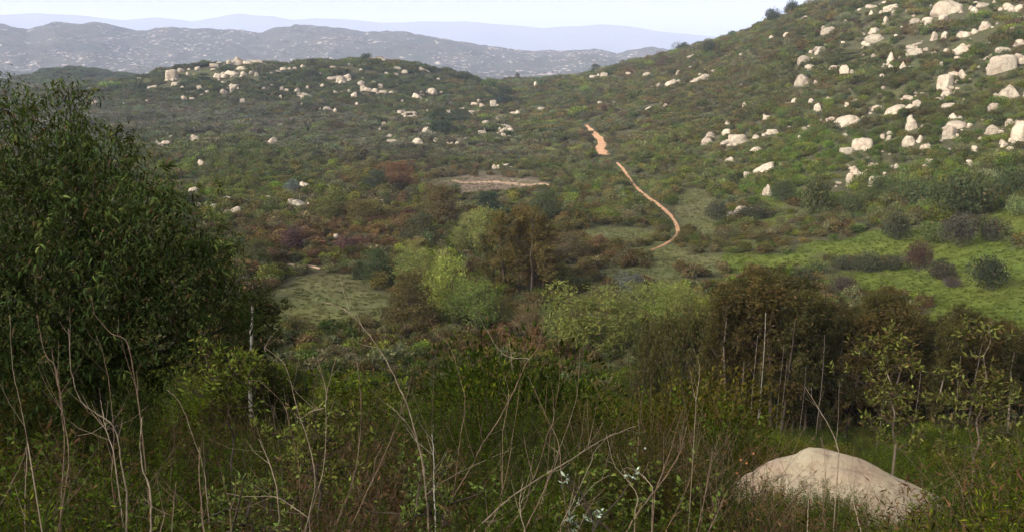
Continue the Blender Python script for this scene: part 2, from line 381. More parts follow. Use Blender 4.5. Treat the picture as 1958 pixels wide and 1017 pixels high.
# ------------------------------------------------------------------ ground
def ground():
    az = np.radians(np.concatenate([np.arange(-180, -46, 3.0), np.arange(-46, 46.01, .22), np.arange(49, 180, 3.0)])); na = len(az)
    rr = np.exp(np.linspace(math.log(.6), math.log(1290), 470)); nr = len(rr)
    A, Rr = np.meshgrid(az, rr, indexing='ij'); X = Rr * np.sin(A); Y = Rr * np.cos(A); Z = H(X, Y)
    P = np.stack([X, Y, Z], -1).reshape(-1, 3); P = np.concatenate([P, [[0, 0, float(H(0, 0.01))]]])
    i = np.arange(na)[:, None]; j = np.arange(nr - 1)[None]; i2 = (i + 1) % na
    F = np.stack([i * nr + j, i * nr + j + 1, i2 * nr + j + 1, i2 * nr + j], -1).reshape(-1, 4)
    c = len(P) - 1; ii = np.arange(na); T = np.stack([np.full(na, c), ii * nr, ((ii + 1) % na) * nr], -1)
    px, py = project(P); front = P[:, 1] > 1
    m = np.where(front, meadow(px, py, P[:, 0], P[:, 1]), .0)
    r = np.hypot(P[:, 0], P[:, 1])
    soil = np.array([.060, .058, .030]); g1 = np.array([.080, .102, .022]); gpale = np.array([.098, .100, .044])
    gm = np.where((px > 1380)[:, None], g1, gpale)
    cc = soil[None] * (1 - m[:, None]) + gm * m[:, None]
    nn = fbm(P[:, 0] / 9, P[:, 1] / 9, 5, 4)[:, None]
    cc = cc * (1 - ss(.45, .75, nn) * .35) + np.array([.085, .10, .025]) * ss(.45, .75, nn) * .35
    cl = np.exp(-(((px - 925) / 125) ** 2 + ((py - 354) / 19) ** 2) ** 1.5)[:, None] * front[:, None]; cc = cc * (1 - cl) + np.array([.17, .125, .095]) * cl
    nr_ = ss(90, 60, r)[:, None]; cc = cc * (1 - nr_ * .5)  # ground close by painted darker, standing in for shade between the bushes
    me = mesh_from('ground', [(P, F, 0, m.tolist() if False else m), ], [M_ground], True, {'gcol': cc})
    # centre fan
    o = link('ground', me); tag(o, kind='structure')
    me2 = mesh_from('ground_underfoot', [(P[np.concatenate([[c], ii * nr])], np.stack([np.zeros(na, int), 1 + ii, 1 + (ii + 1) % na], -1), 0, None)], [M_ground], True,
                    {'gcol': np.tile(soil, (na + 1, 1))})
    tag(link('ground', me2), kind='structure')
def ground_mat():
    m, nt = new_mat('valley_ground'); g = NT(nt)
    a = g.n('ShaderNodeAttribute', attribute_type='GEOMETRY', attribute_name='gcol'); tc = g.n('ShaderNodeNewGeometry')
    n1 = g.noise(.35, 8, .7, tc.outputs['Position']); n2 = g.noise(2.2, 6, .7, tc.outputs['Position']); n3 = g.noise(.08, 4, .6, tc.outputs['Position'])
    mr = g.n('ShaderNodeMapRange'); g.l(n1, mr.inputs[0]); mr.inputs[1].default_value = .3; mr.inputs[2].default_value = .7; mr.inputs[3].default_value = .6; mr.inputs[4].default_value = 1.35
    m2 = g.n('ShaderNodeMapRange'); g.l(n2, m2.inputs[0]); m2.inputs[1].default_value = .3; m2.inputs[2].default_value = .7; m2.inputs[3].default_value = .7; m2.inputs[4].default_value = 1.3
    hs = g.n('ShaderNodeHueSaturation'); g.l(a.outputs['Color'], hs.inputs['Color']); g.l(g.math('MULTIPLY', mr.outputs[0], m2.outputs[0]), hs.inputs['Value'])
    hr = g.n('ShaderNodeMapRange'); g.l(n3, hr.inputs[0]); hr.inputs[1].default_value = .3; hr.inputs[2].default_value = .7; hr.inputs[3].default_value = .47; hr.inputs[4].default_value = .515; g.l(hr.outputs[0], hs.inputs['Hue'])
    d = g.n('ShaderNodeBsdfDiffuse'); g.l(hs.outputs[0], d.inputs[0])
    b = g.n('ShaderNodeBump'); b.inputs['Strength'].default_value = .8; b.inputs['Distance'].default_value = .25; g.l(n2, b.inputs['Height']); g.l(b.outputs[0], d.inputs['Normal'])
    out = g.n('ShaderNodeOutputMaterial'); g.l(d.outputs[0], out.inputs[0]); return m
M_ground = ground_mat()
ground()

# trails: bare orange earth
def soil_mat(name, c1, c2, c3, s):
    m, nt = new_mat(name); g = NT(nt); tc = g.n('ShaderNodeNewGeometry')
    n1 = g.noise(.8 * s, 6, .7, tc.outputs['Position']); n2 = g.noise(4 * s, 5, .7, tc.outputs['Position'])
    c = g.ramp(n1, [(.3, c1), (.5, c2), (.72, c3)])
    d = g.n('ShaderNodeBsdfDiffuse'); g.l(g.mix(.35, c, g.ramp(n2, [(.35, (.25, .15, .09)), (.65, c3)])), d.inputs[0])
    b = g.n('ShaderNodeBump'); b.inputs['Distance'].default_value = .15; g.l(n1, b.inputs['Height']); g.l(b.outputs[0], d.inputs['Normal'])
    out = g.n('ShaderNodeOutputMaterial'); g.l(d.outputs[0], out.inputs[0]); return m
M_soil = soil_mat('orange_earth', (.27, .135, .07), (.38, .21, .115), (.48, .31, .19), .6)
M_sand = soil_mat('tan_earth', (.20, .14, .10), (.30, .21, .14), (.37, .27, .19), .5)
def path_mesh(W, mat, seed, wob=.35):
    rng = np.random.default_rng(seed); n = len(W); xy = W[:, :2]; T = unit(np.gradient(xy, axis=0)); Nn = np.stack([-T[:, 1], T[:, 0]], -1)
    lft = W[:, 3] * (1 + wob * (fbm(np.arange(n) * .7, np.zeros(n), seed) - .5) * 2); rgt = W[:, 3] * (1 + wob * (fbm(np.arange(n) * .7, np.ones(n) * 9, seed + 5) - .5) * 2)
    K = 7; V = []
    for k in range(K):
        t = k / (K - 1) * 2 - 1
        off = np.where(t < 0, t * lft, t * rgt)
        p = xy + Nn * off[:, None]; z = H(p[:, 0], p[:, 1]) + .30 - .22 * (1 - t * t) - (.35 if abs(t) == 1 else 0)
        V.append(np.concatenate([p, z[:, None]], 1))
    V = np.stack(V, 1).reshape(-1, 3); i = np.arange(n - 1)[:, None]; j = np.arange(K - 1)[None]
    F = np.stack([i * K + j, i * K + j + 1, (i + 1) * K + j + 1, (i + 1) * K + j], -1).reshape(-1, 4)
    o = link('path', mesh_from('path', [(V, F, 0, None)], [mat], True)); tag(o, kind='structure')
path_mesh(TW[0], M_soil, 3, .7); path_mesh(TW[1], M_soil, 7, .55)
for tr, s in (([(865, 345, .5), (885, 349, 1.6), (905, 350, 1.4), (935, 348, 1.1), (960, 349, 1.4), (985, 352, 1.6), (1010, 354, .9), (1040, 352, .7), (1070, 362, .3)], 21),
              ([(985, 360, .4), (1000, 368, .9), (1012, 360, .4)], 22), ([(1106, 292, .3), (1122, 291, 1.3), (1132, 294, .5)], 23), ([(1006, 254, .6), (1013, 246, .9), (1024, 238, .4)], 24),
              ([(540, 505, .2), (565, 507, .6), (590, 509, .6), (612, 514, .2)], 25), ([(1118, 284, .3), (1125, 278, .8), (1133, 284, .3)], 26)):
    path_mesh(trail_world(tr), M_sand if s != 23 and s != 26 else M_soil, s, .6)

# ------------------------------------------------------------------ far hills and mountains
def hill_mat(name, brush1, brush2, rock, s, amount):
    m, nt = new_mat(name); g = NT(nt); tc = g.n('ShaderNodeNewGeometry'); v = tc.outputs['Position']
    a = g.noise(.006 * s, 8, .65, v); b_ = g.noise(.05 * s, 8, .75, v); c_ = g.noise(.018 * s, 5, .6, v)
    c = g.mix(g.ramp(a, [(.35, (0, 0, 0)), (.65, (1, 1, 1))]), brush1, brush2)
    k = g.ramp(g.math('ADD', g.math('MULTIPLY', b_, .62), g.math('MULTIPLY', c_, .38)), [(amount, (0, 0, 0)), (amount + .05, (1, 1, 1))])
    c = g.mix(g.math('MULTIPLY', k, .85), c, rock)
    d = g.n('ShaderNodeBsdfDiffuse'); g.l(c, d.inputs[0])
    bp = g.n('ShaderNodeBump'); bp.inputs['Distance'].default_value = 14 / s; bp.inputs['Strength'].default_value = 1; g.l(b_, bp.inputs['Height']); g.l(bp.outputs[0], d.inputs['Normal'])
    out = g.n('ShaderNodeOutputMaterial'); g.l(d.outputs[0], out.inputs[0]); return m
RIDGE = [(-700, 70), (-300, 55), (0, 47), (30, 52), (50, 56), (80, 49), (100, 44), (140, 46), (185, 44), (215, 50), (250, 60), (285, 60), (322, 54), (350, 58), (400, 58), (440, 57), (500, 63), (540, 55), (565, 51), (610, 52),
         (650, 57), (700, 63), (770, 58), (800, 64), (850, 73), (900, 84), (940, 92), (985, 100), (1040, 101), (1080, 98), (1110, 94), (1150, 95), (1180, 104), (1205, 97), (1240, 92), (1275, 96), (1320, 110), (1500, 112), (2000, 90), (2700, 80)]
def polar_sheet(name, azr, rr, fz, mat):
    az = np.radians(azr); A, Rr = np.meshgrid(az, rr, indexing='ij'); X = Rr * np.sin(A); Y = Rr * np.cos(A); Z = fz(A, Rr, X, Y)
    na, nr = len(az), len(rr); i = np.arange(na - 1)[:, None]; j = np.arange(nr - 1)[None]
    F = np.stack([i * nr + j, i * nr + j + 1, (i + 1) * nr + j + 1, (i + 1) * nr + j], -1).reshape(-1, 4)
    o = link(name, mesh_from(name, [(np.stack([X, Y, Z], -1).reshape(-1, 3), F, 0, None)], [mat], True)); tag(o, kind='structure'); return o
def _row(pys_x, r):
    xs = [p[0] for p in pys_x]; ys = [p[1] for p in pys_x]; d = rays(xs, ys); return np.arctan2(d[:, 0], d[:, 1]), d[:, 2] / np.hypot(d[:, 0], d[:, 1]) * r
def mid_z(A, Rr, X, Y):
    rows = [(1240, 205), (1600, 176), (2100, 160), (2600, 150), (2900, 138)]
    rs = [r for r, _ in rows] + [3300, 3700, 4300, 5300]
    zs = []
    for r, py in rows: az, z = _row([(-900, py), (979, py), (2900, py)], r); zs.append(np.interp(A, az, z))
    lifts = [(3300, .62), (3700, 1.0), (4300, .7), (5300, None)]
    for r, k in lifts:
        az, z = _row(RIDGE, r)
        if k is None: z = np.full_like(z, -110.)
        elif k < 1: z = z * k - 66 * (1 - k)
        zs.append(np.interp(A, az, z))
    zs = np.array(zs); out = np.empty_like(Rr)
    for i in range(Rr.shape[0]): out[i] = np.interp(Rr[i], rs, zs[:, i, 0])
    rid = 1 - np.abs(fbm(X / 420, Y / 420, 81, 5) * 2 - 1) 
    out = out + (rid - .72) * 60 * ss(2000, 3000, Rr) * (1 - .75 * np.exp(-((Rr - 3700) / 160) ** 2)) + (fbm(X / 60, Y / 60, 83, 3) - .5) * 16 + (fbm(X / 22, Y / 22, 84, 2) - .5) * 7 * ss(2600, 3300, Rr)
    return out
MID_AZ = np.arange(-46, 46, .12); MID_R = np.concatenate([np.linspace(1240, 2600, 60), np.linspace(2615, 3900, 110), np.linspace(3950, 5300, 24)])
M_mid = hill_mat('mountain_brush', (.050, .060, .040), (.085, .075, .055), (.50, .43, .36), 1.0, .565)
polar_sheet('mountain', MID_AZ, MID_R, mid_z, M_mid)
FAR = [(-700, 40), (-200, 34), (0, 32), (60, 29), (150, 31), (200, 36), (235, 40), (300, 35), (370, 44), (450, 29), (520, 34), (560, 41), (600, 38), (680, 40), (740, 45), (800, 44), (880, 43), (950, 47), (1040, 54), (1090, 50), (1150, 47), (1200, 52), (1270, 63), (1350, 71), (1430, 80), (1700, 86), (2400, 70), (3000, 70)]
def far_z(A, Rr, X, Y):
    az, z = _row(FAR, 12000); top = np.interp(A, az, z); k = np.exp(-((Rr - 12000) / 1500) ** 2)
    return -112 + (top + 112) * k + (1 - np.abs(fbm(X / 1500, Y / 1500, 91, 5) * 2 - 1) - .7) * 130 * k * (1 - .85 * np.exp(-((Rr - 12000) / 300) ** 2)) + (fbm(X / 300, Y / 300, 93, 3) - .5) * 14
M_far = hill_mat('far_mountain_brush', (.06, .07, .05), (.09, .085, .06), (.2, .17, .14), .3, .62)
polar_sheet('mountain', np.arange(-46, 46, .2), np.linspace(8600, 15400, 70), far_z, M_far)
def plain():
    a = np.radians(np.arange(-180, 180, 6)); V = []
    for r, z in ((1200, -113), (9000, -114), (16500, -116)): V.append(np.stack([r * np.sin(a), r * np.cos(a), np.full(len(a), float(z))], -1))
    n = len(a); V = np.concatenate(V); i = np.arange(n)[None]; k = np.arange(2)[:, None]
    F = np.stack([k * n + i, (k + 1) * n + i, (k + 1) * n + (i + 1) % n, k * n + (i + 1) % n], -1).reshape(-1, 4)
    tag(link('plain', mesh_from('plain', [(V, F, 0, None)], [M_far], True)), kind='structure')
plain()

# ------------------------------------------------------------------ haze
def haze():
    x0, x1, y0, y1, z0, z1 = -16700, 16700, -16700, 16700, -118, 620
    V = [(x, y, z) for x in (x0, x1) for y in (y0, y1) for z in (z0, z1)]
    F = [(0, 1, 3, 2), (4, 6, 7, 5), (0, 4, 5, 1), (2, 3, 7, 6), (0, 2, 6, 4), (1, 5, 7, 3)]
    m, nt = new_mat('haze'); g = NT(nt); v = g.n('ShaderNodeVolumePrincipled'); v.inputs['Density'].default_value = HAZE_D
    v.inputs['Color'].default_value = (.68, .75, 1.0, 1); v.inputs['Anisotropy'].default_value = 0.0
    out = g.n('ShaderNodeOutputMaterial'); g.l(v.outputs[0], out.inputs['Volume'])
    me = bpy.data.meshes.new('haze'); me.from_pydata(V, [], F); me.materials.append(m); me.update()
    tag(link('haze', me), kind='stuff')
HAZE_D = 0.000105
haze()

# ------------------------------------------------------------------ granite boulders
def ico(sub):
    import bmesh
    bm = bmesh.new(); bmesh.ops.create_icosphere(bm, subdivisions=sub, radius=1)
    V = np.array([v.co[:] for v in bm.verts]); F = np.array([[v.index for v in f.verts] for f in bm.faces]); bm.free(); return V, F
ICO = {k: ico(k) for k in (2, 3, 4, 5)}
def n3(P, s, seed):
    return np.array([mnoise.noise(Vector(p * s) + Vector((seed * 3.1, seed * 1.7, seed))) for p in P])
def boulder_mesh(name, kind, seed, sub=4, mat=None, rough=.075):
    """a rounded block cut by a handful of planes; unit half-width, base at z=0"""
    rng = np.random.default_rng(seed); D, F = ICO[sub]
    pl = []
    if kind == 'pyramid':
        for k in range(4):
            a = k * math.pi / 2 + rng.uniform(-.4, .4); pl.append((math.cos(a) * .72, math.sin(a) * .72, .72, .62 + rng.uniform(-.07, .08)))
        pl.append((0, 0, -1, .35))
    elif kind == 'block':
        for k in range(4):
            a = k * math.pi / 2 + rng.uniform(-.25, .25); pl.append((math.cos(a), math.sin(a), rng.uniform(-.1, .2), .74 + rng.uniform(-.1, .1)))
        pl.append((rng.uniform(-.15, .15), rng.uniform(-.15, .15), 1, .66)); pl.append((0, 0, -1, .5))
    elif kind == 'slab':
        pl.append((rng.uniform(-.25, .25), -.25, 1, .45)); pl.append((0, 0, -1, .4))
        for k in range(5): a = rng.uniform(0, 6.28); pl.append((math.cos(a), math.sin(a), rng.uniform(0, .6), .75 + rng.uniform(-.1, .1)))
    elif kind == 'tall':
        for k in range(5): a = k * 1.256 + rng.uniform(-.4, .4); pl.append((math.cos(a), math.sin(a), rng.uniform(-.1, .35), .7 + rng.uniform(-.12, .12)))
    else:
        for k in range(7):
            a = rng.uniform(0, 6.28); e = rng.uniform(-.2, 1.1); pl.append((math.cos(a) * math.cos(e), math.sin(a) * math.cos(e), math.sin(e), .78 + rng.uniform(-.12, .14)))
        pl.append((0, 0, -1, .6))
    rad = np.ones(len(D)); q = 11.0; acc = rad ** -q
    for a, b, c, h in pl:
        n = np.array([a, b, c]); n = n / np.linalg.norm(n); dn = np.maximum(D @ n, 1e-4); acc = acc + (h / dn) ** -q
    rad = acc ** (-1 / q)
    rad = rad * (1 + rough * 2.2 * n3(D, 1.6, seed) + rough * .9 * n3(D, 4.5, seed + 9) + rough * .35 * n3(D, 11, seed + 19))
    # one weathered joint across the block
    if rng.random() < .75:
        n = unit(np.array([rng.normal(), rng.normal() * .4, rng.normal() * .6])); c = (D * rad[:, None]) @ n - rng.uniform(-.25, .25) + n3(D, 2, seed + 31) * .08
        rad = rad * (1 - .15 * np.exp(-(c / .04) ** 2))
    P = D * rad[:, None]
    P[:, 0] /= np.abs(P[:, 0]).max(); P[:, 1] /= np.abs(P[:, 1]).max(); lo, hi = P[:, 2].min(), P[:, 2].max(); P[:, 2] = (P[:, 2] - lo) / (hi - lo)
    return mesh_from(name, [(P, F, 0, None)], [mat or M_rock], True)
BP = {}
for ki, kn in enumerate(('round', 'block', 'slab', 'pyramid', 'tall', 'dome')):
    BP[kn] = [boulder_mesh('boulder_' + kn, kn, 100 + ki * 10 + s, 4) for s in range(5 if kn in ('round', 'block') else 3)]
# name of the landmark (or ''), centre, size as seen in enlargements of the photograph; k = kind, a = tilt (rises to the right)
B = []
def G(ox, oy, s, rows):
    for t in rows:
        x, y, ww, hh = t[:4]; k = None; a = 0; lm = ''
        for e in t[4:]:
            if isinstance(e, (int, float)): a = e
            elif e in BP: k = e
            else: lm = e
        B.append((ox + x / s, oy + y / s, ww / s, hh / s, k, a, lm))
G(1298, 0, 2.948, [
 (1540, 30, 170, 100, 'dome', 12, 'huge dome boulder cut by the top edge'), (1715, 28, 70, 25), (1670, 58, 40, 35), (1860, 35, 60, 35), (1925, 45, 50, 35), (1885, 52, 45, 22),
 (1340, 115, 60, 25, 'slab'), (1410, 108, 60, 18, 'slab'), (1405, 140, 40, 55, 'tall', 'mushroom-shaped stack high on the right hill'), (1730, 145, 70, 45), (1665, 180, 35, 30), (1610, 192, 80, 40, -10), (1500, 205, 38, 55, 'tall'),
 (1438, 205, 40, 55, 'tall'), (1885, 170, 50, 30), (1110, 215, 110, 48, 'round', 'long loaf-shaped boulder high on the right hill'), (1100, 172, 45, 30, 'block'), (1040, 192, 25, 20), (850, 170, 110, 40, 'slab'), (820, 155, 30, 15),
 (610, 195, 40, 25), (525, 210, 35, 22, 'pyramid'), (565, 178, 20, 14), (710, 95, 40, 22, 30), (765, 38, 32, 25, 'block'), (575, 110, 30, 18), (1095, 35, 70, 20, 'slab'), (1083, 78, 32, 38, 'pyramid'), (1165, 115, 35, 45),
 (1205, 40, 85, 45, 'block', 15, 'split block near the top of the right hill'), (1215, 72, 35, 25), (1160, 15, 25, 15), (790, 268, 60, 30, 15), (715, 325, 75, 55, 'round', 20, 'pale oval boulder heading the rock chain'), (745, 372, 60, 50, 'round', 30), (790, 293, 35, 25, 25),
 (705, 450, 95, 72, 'dome', 'steep pale dome below the rock chain'), (770, 470, 35, 40), (875, 378, 45, 28, 15), (935, 400, 55, 75, 'tall'), (975, 405, 25, 25), (1105, 322, 38, 40), (1198, 325, 55, 65, 'pyramid', 'grey leaning boulder over a dark bush'), (1195, 382, 40, 35), (1265, 375, 50, 55, 'pyramid'),
 (1145, 430, 30, 25), (1335, 295, 90, 35, 'block', 'flat-topped cracked block under two slabs'), (1325, 265, 70, 18, 'slab'), (1360, 243, 45, 16, 'slab', 15), (1455, 315, 32, 28), (1510, 290, 35, 30), (1595, 275, 95, 58, 'pyramid', 'sharp wedge boulder under the skyline'), (1480, 370, 30, 45, 'tall'),
 (1840, 280, 85, 28, 'slab'), (1910, 320, 80, 50, 'round', -15), (1825, 358, 145, 100, 'block', 'massive square boulder at the right'), (1765, 323, 60, 14, 'slab'), (1695, 340, 30, 14), (1505, 460, 80, 85, 'block', 'upright block with a dark foot'), (1520, 522, 60, 28), (1560, 415, 75, 35, 'round', -15), (1622, 410, 40, 60, 'tall', 25),
 (1870, 518, 120, 78, 'pyramid', 'large tent-shaped boulder by the right edge'), (1745, 540, 45, 25), (1785, 605, 75, 45), (1300, 548, 60, 18, 'slab'), (1235, 605, 120, 72, 'round', 30, 'long egg-shaped boulder leaning uphill'), (1348, 592, 48, 35, 'block'), (1120, 605, 70, 35, 15), (1520, 590, 100, 38, 'slab', 20),
 (1000, 570, 40, 20), (948, 590, 25, 25), (845, 555, 30, 15), (785, 605, 45, 50), (745, 570, 35, 30), (655, 572, 45, 38), (615, 588, 35, 25), (565, 570, 25, 18), (640, 625, 30, 18), (370, 590, 25, 30), (275, 695, 32, 30), (500, 665, 50, 30), (480, 650, 20, 14),
 (960, 675, 150, 75, 'dome', 10, 'broad dome boulder halfway down the right hill'), (865, 670, 50, 20), (525, 743, 70, 28, 'block'), (710, 722, 40, 35, 'round', 40), (705, 748, 28, 22), (683, 780, 38, 35), (275, 745, 65, 40), (178, 760, 50, 35), (160, 795, 80, 42, 'round', 'low pale boulder beside the loaf block'),
 (340, 780, 130, 68, 'block', 5, 'wide loaf-shaped block at the foot of the right hill'), (440, 843, 80, 45, 'round', -10), (297, 900, 70, 35, 'pyramid'), (485, 940, 150, 70, 'round', 35, 'long boulder lying diagonally above the meadow'), (560, 960, 45, 18, 20), (935, 762, 38, 20), (950, 852, 78, 42, 'block'),
 (1048, 808, 125, 70, 'block', 5, 'big blunt block above the rock pile'), (1190, 750, 30, 20), (1185, 778, 30, 28), (1150, 770, 25, 30), (1308, 670, 40, 45, 'tall'), (1310, 703, 70, 72, 'round', 'three-lobed boulder right of the big bushes'), (1298, 795, 68, 60, 'round'), (1360, 785, 32, 45, 'tall'), (1395, 825, 60, 45),
 (1550, 660, 65, 42, 'pyramid'), (1565, 705, 110, 45, 'slab'), (1530, 745, 75, 80, 'block', 'tall broken boulder stack low on the right'), (1580, 770, 30, 28), (1780, 730, 75, 50, 'round'), (1775, 680, 30, 14), (1865, 690, 50, 35), (1922, 740, 80, 120, 'round', 'rounded boulder cut by the right edge'),
 (1665, 845, 38, 45), (1690, 878, 28, 18), (1825, 800, 35, 25), (1828, 822, 25, 20), (1870, 845, 45, 35), (1415, 910, 45, 30), (1390, 940, 35, 25), (1640, 915, 45, 25), (1640, 945, 35, 25), (1605, 965, 30, 18), (1490, 885, 40, 20), (1780, 985, 40, 25), (1925, 240, 50, 35), (1765, 215, 30, 20), (1745, 248, 30, 16),
 (105, 300, 60, 20, 10), (75, 320, 60, 28), (70, 375, 40, 18, 20), (15, 400, 35, 25, 20), (255, 318, 45, 18, 20), (225, 240, 30, 14), (125, 430, 120, 45, 'slab', 30, 'long tilted slab on the lower ridge'), (355, 305, 35, 14), (350, 485, 30, 25), (460, 280, 40, 14, 15), (375, 148, 35, 12), (340, 180, 12, 20, 'tall'),
 (910, 467, 28, 15), (1155, 495, 30, 16), (1255, 155, 14, 14), (1285, 60, 20, 12), (1018, 55, 28, 12), (1325, 90, 25, 12), (590, 66, 60, 22, 'slab', 35), (1420, 30, 16, 12), (930, 190, 24, 10), (925, 240, 22, 10), (1460, 560, 45, 18), (1575, 325, 35, 12), (1230, 640, 20, 10), (620, 720, 26, 16), (1640, 450, 14, 12)])
G(1298, 180, 3.912, [(1310, 560, 50, 45), (1350, 600, 45, 40), (1285, 610, 55, 40), (1275, 637, 50, 30), (1265, 670, 30, 45), (1350, 637, 45, 25), (1420, 575, 55, 40), (1390, 592, 40, 32), (1400, 622, 40, 25), (1390, 662, 30, 25), (1455, 532, 70, 30),
 (1545, 600, 50, 32), (1480, 650, 110, 95, 'block', 'large grey boulder in the rock pile'), (1620, 618, 60, 25), (1258, 540, 50, 20), (1200, 665, 50, 15), (1175, 690, 25, 18), (1330, 572, 30, 25), (1320, 590, 35, 30), (1300, 640, 30, 28), (1370, 612, 30, 25), (1300, 575, 30, 22),
 (482, 872, 135, 78, 'dome', 'lone dome boulder behind a meadow bush'), (668, 715, 85, 95, 'pyramid', 'lone pointed boulder by the meadow'), (1400, 818, 32, 20), (1290, 748, 24, 12), (1570, 755, 60, 16)])
G(150, 80, 3.912, [(1185, 150, 100, 60, 'pyramid', 'pyramid boulder on the knoll skyline'), (1330, 140, 110, 32, 'slab', 'flat outcrop along the knoll skyline'), (1290, 155, 40, 22), (695, 255, 80, 75, 'block', 'squarish boulder on the left of the knoll'), (765, 220, 50, 26), (890, 207, 40, 25), (1015, 182, 60, 22),
 (1050, 167, 40, 18), (1010, 215, 40, 12), (1040, 260, 60, 36, 'block', -15), (1080, 245, 35, 20), (1140, 238, 95, 42, 'block', -18, 'large slanted block below the pyramid'), (1210, 203, 60, 22), (1235, 245, 45, 26), (1290, 238, 30, 22), (1330, 250, 30, 24), (1440, 240, 25, 15), (1495, 228, 50, 16, -15),
 (1465, 185, 50, 18, -25), (1530, 208, 50, 20), (1580, 208, 30, 15), (1620, 205, 28, 13), (1675, 188, 25, 18), (1490, 165, 35, 12, -15), (185, 312, 50, 28), (248, 318, 38, 20), (318, 285, 45, 26, 15), (385, 270, 55, 16), (115, 335, 40, 12, 10), (80, 360, 25, 10), (545, 342, 60, 18, 15),
 (720, 325, 50, 26), (778, 348, 24, 18), (903, 347, 35, 22), (815, 245, 20, 20), (965, 380, 25, 14), (920, 405, 30, 16, 20), (790, 427, 45, 24), (850, 433, 30, 12), (120, 465, 38, 24, 'round', 'lone rock low on the left of the knoll'), (522, 450, 40, 20, -15), (1160, 335, 75, 45, 'round', 20, 'rugged outcrop in the middle of the knoll'), (1145, 370, 25, 28),
 (1085, 378, 50, 30), (1080, 310, 30, 12), (1225, 448, 38, 26), (1385, 355, 25, 14), (1455, 335, 28, 15), (1520, 358, 35, 28), (1560, 370, 25, 16), (1715, 348, 24, 20), (1825, 332, 28, 18), (1635, 370, 45, 32), (1700, 400, 80, 26, -20, 'long pink slab low on the knoll'), (1675, 420, 25, 26), (1510, 418, 22, 22),
 (1680, 478, 25, 26), (1860, 503, 60, 26, -15), (1920, 518, 25, 22), (1905, 198, 40, 12), (590, 762, 22, 24), (655, 765, 70, 22), (868, 730, 70, 45, 'dome', 'white dome above a yellow-green bush'), (865, 772, 45, 14), (1450, 750, 75, 48, 'dome', 'white arched rock on the left flats'), (915, 915, 55, 38, 'round', 'pink rounded rock left of the valley'),
 (1515, 632, 35, 12), (690, 720, 25, 12), (365, 990, 25, 12), (335, 470, 18, 10), (1935, 390, 60, 14, -30)])
G(560, 80, 3.912, [(495, 100, 40, 20), (570, 97, 40, 22), (650, 108, 65, 24), (340, 128, 30, 14), (300, 200, 45, 12), (780, 198, 55, 24, 'round', -10, 'oval rock high on the right side of the knoll'), (770, 250, 40, 22), (835, 230, 45, 22), (703, 243, 40, 20, -15), (960, 212, 45, 32), (1000, 220, 45, 18, -25), (508, 215, 25, 12), (420, 175, 16, 13),
 (300, 278, 80, 24, 'slab', 5), (355, 285, 80, 40, 'slab', 'widest flat slab on the knoll'), (405, 270, 65, 40, 'round'), (505, 310, 50, 45, -30), (520, 345, 40, 25), (555, 362, 80, 32, 'round', -10, 'rounded boulder in the cluster right of the flat slab'), (625, 315, 65, 24, -20), (655, 337, 35, 26), (670, 382, 60, 16), (735, 385, 35, 14), (425, 378, 35, 28), (460, 402, 50, 32),
 (480, 470, 22, 20), (218, 332, 28, 16), (110, 350, 20, 16), (1040, 375, 75, 42, 'dome', 'dome boulder at the right foot of the knoll'), (960, 390, 45, 30, -20), (918, 408, 70, 36, 'round', -10), (1108, 385, 22, 14), (890, 340, 25, 10), (820, 450, 22, 16), (775, 330, 20, 8),
 (800, 532, 60, 22, 'slab'), (870, 535, 70, 18, 'slab', 5), (830, 550, 50, 18), (880, 567, 80, 16, 'slab', 5, 'low stepped slabs above the valley'), (620, 515, 22, 10), (680, 622, 32, 22), (652, 665, 20, 20), (550, 622, 18, 12), (1440, 287, 55, 13), (1435, 340, 24, 12), (1705, 272, 28, 16), (1633, 310, 30, 12),
 (1815, 325, 28, 40, 'tall', 'small upright rock on the saddle'), (1330, 455, 14, 12), (1390, 455, 25, 35, 'tall'), (1360, 475, 50, 25), (1410, 482, 45, 26), (1500, 465, 50, 42, 'block', 'square pink rock below the dark trees'), (1530, 484, 22, 14), (1272, 508, 30, 13), (1340, 535, 50, 22), (1385, 528, 30, 16), (1340, 552, 25, 18), (1165, 532, 40, 28), (1180, 552, 20, 12),
 (1860, 508, 60, 20), (1930, 500, 20, 10), (1670, 540, 90, 18, 'slab', -5), (1000, 668, 125, 88, 'dome', -28, 'great sloping slab in mid-valley'), (1020, 628, 60, 22, -10), (1055, 700, 40, 34), (1070, 740, 55, 36, -20), (1092, 720, 25, 12), (720, 718, 50, 36), (740, 752, 100, 52, 'round', 15, 'broad pale boulder left of the sloping slab'), (680, 750, 30, 22), (830, 765, 20, 35, 'tall'),
 (800, 740, 20, 15), (930, 752, 70, 42), (1160, 770, 30, 18, -20), (1190, 770, 25, 20), (1235, 770, 40, 25), (1288, 738, 35, 26), (1300, 787, 25, 12), (1440, 608, 55, 28, 10), (1415, 687, 60, 26), (1430, 665, 20, 24), (1495, 550, 20, 18), (1525, 590, 35, 26), (1530, 635, 30, 26), (1600, 640, 110, 45, 'round', -20, 'long hump-backed boulder over stacked rocks'),
 (1580, 668, 60, 32), (1548, 665, 25, 32), (1625, 668, 50, 30), (1535, 700, 30, 24), (1575, 705, 35, 24), (1530, 738, 45, 22), (1572, 737, 25, 14), (1615, 718, 30, 18), (1505, 945, 30, 26), (1537, 945, 25, 26), (1590, 930, 60, 30, 20)])
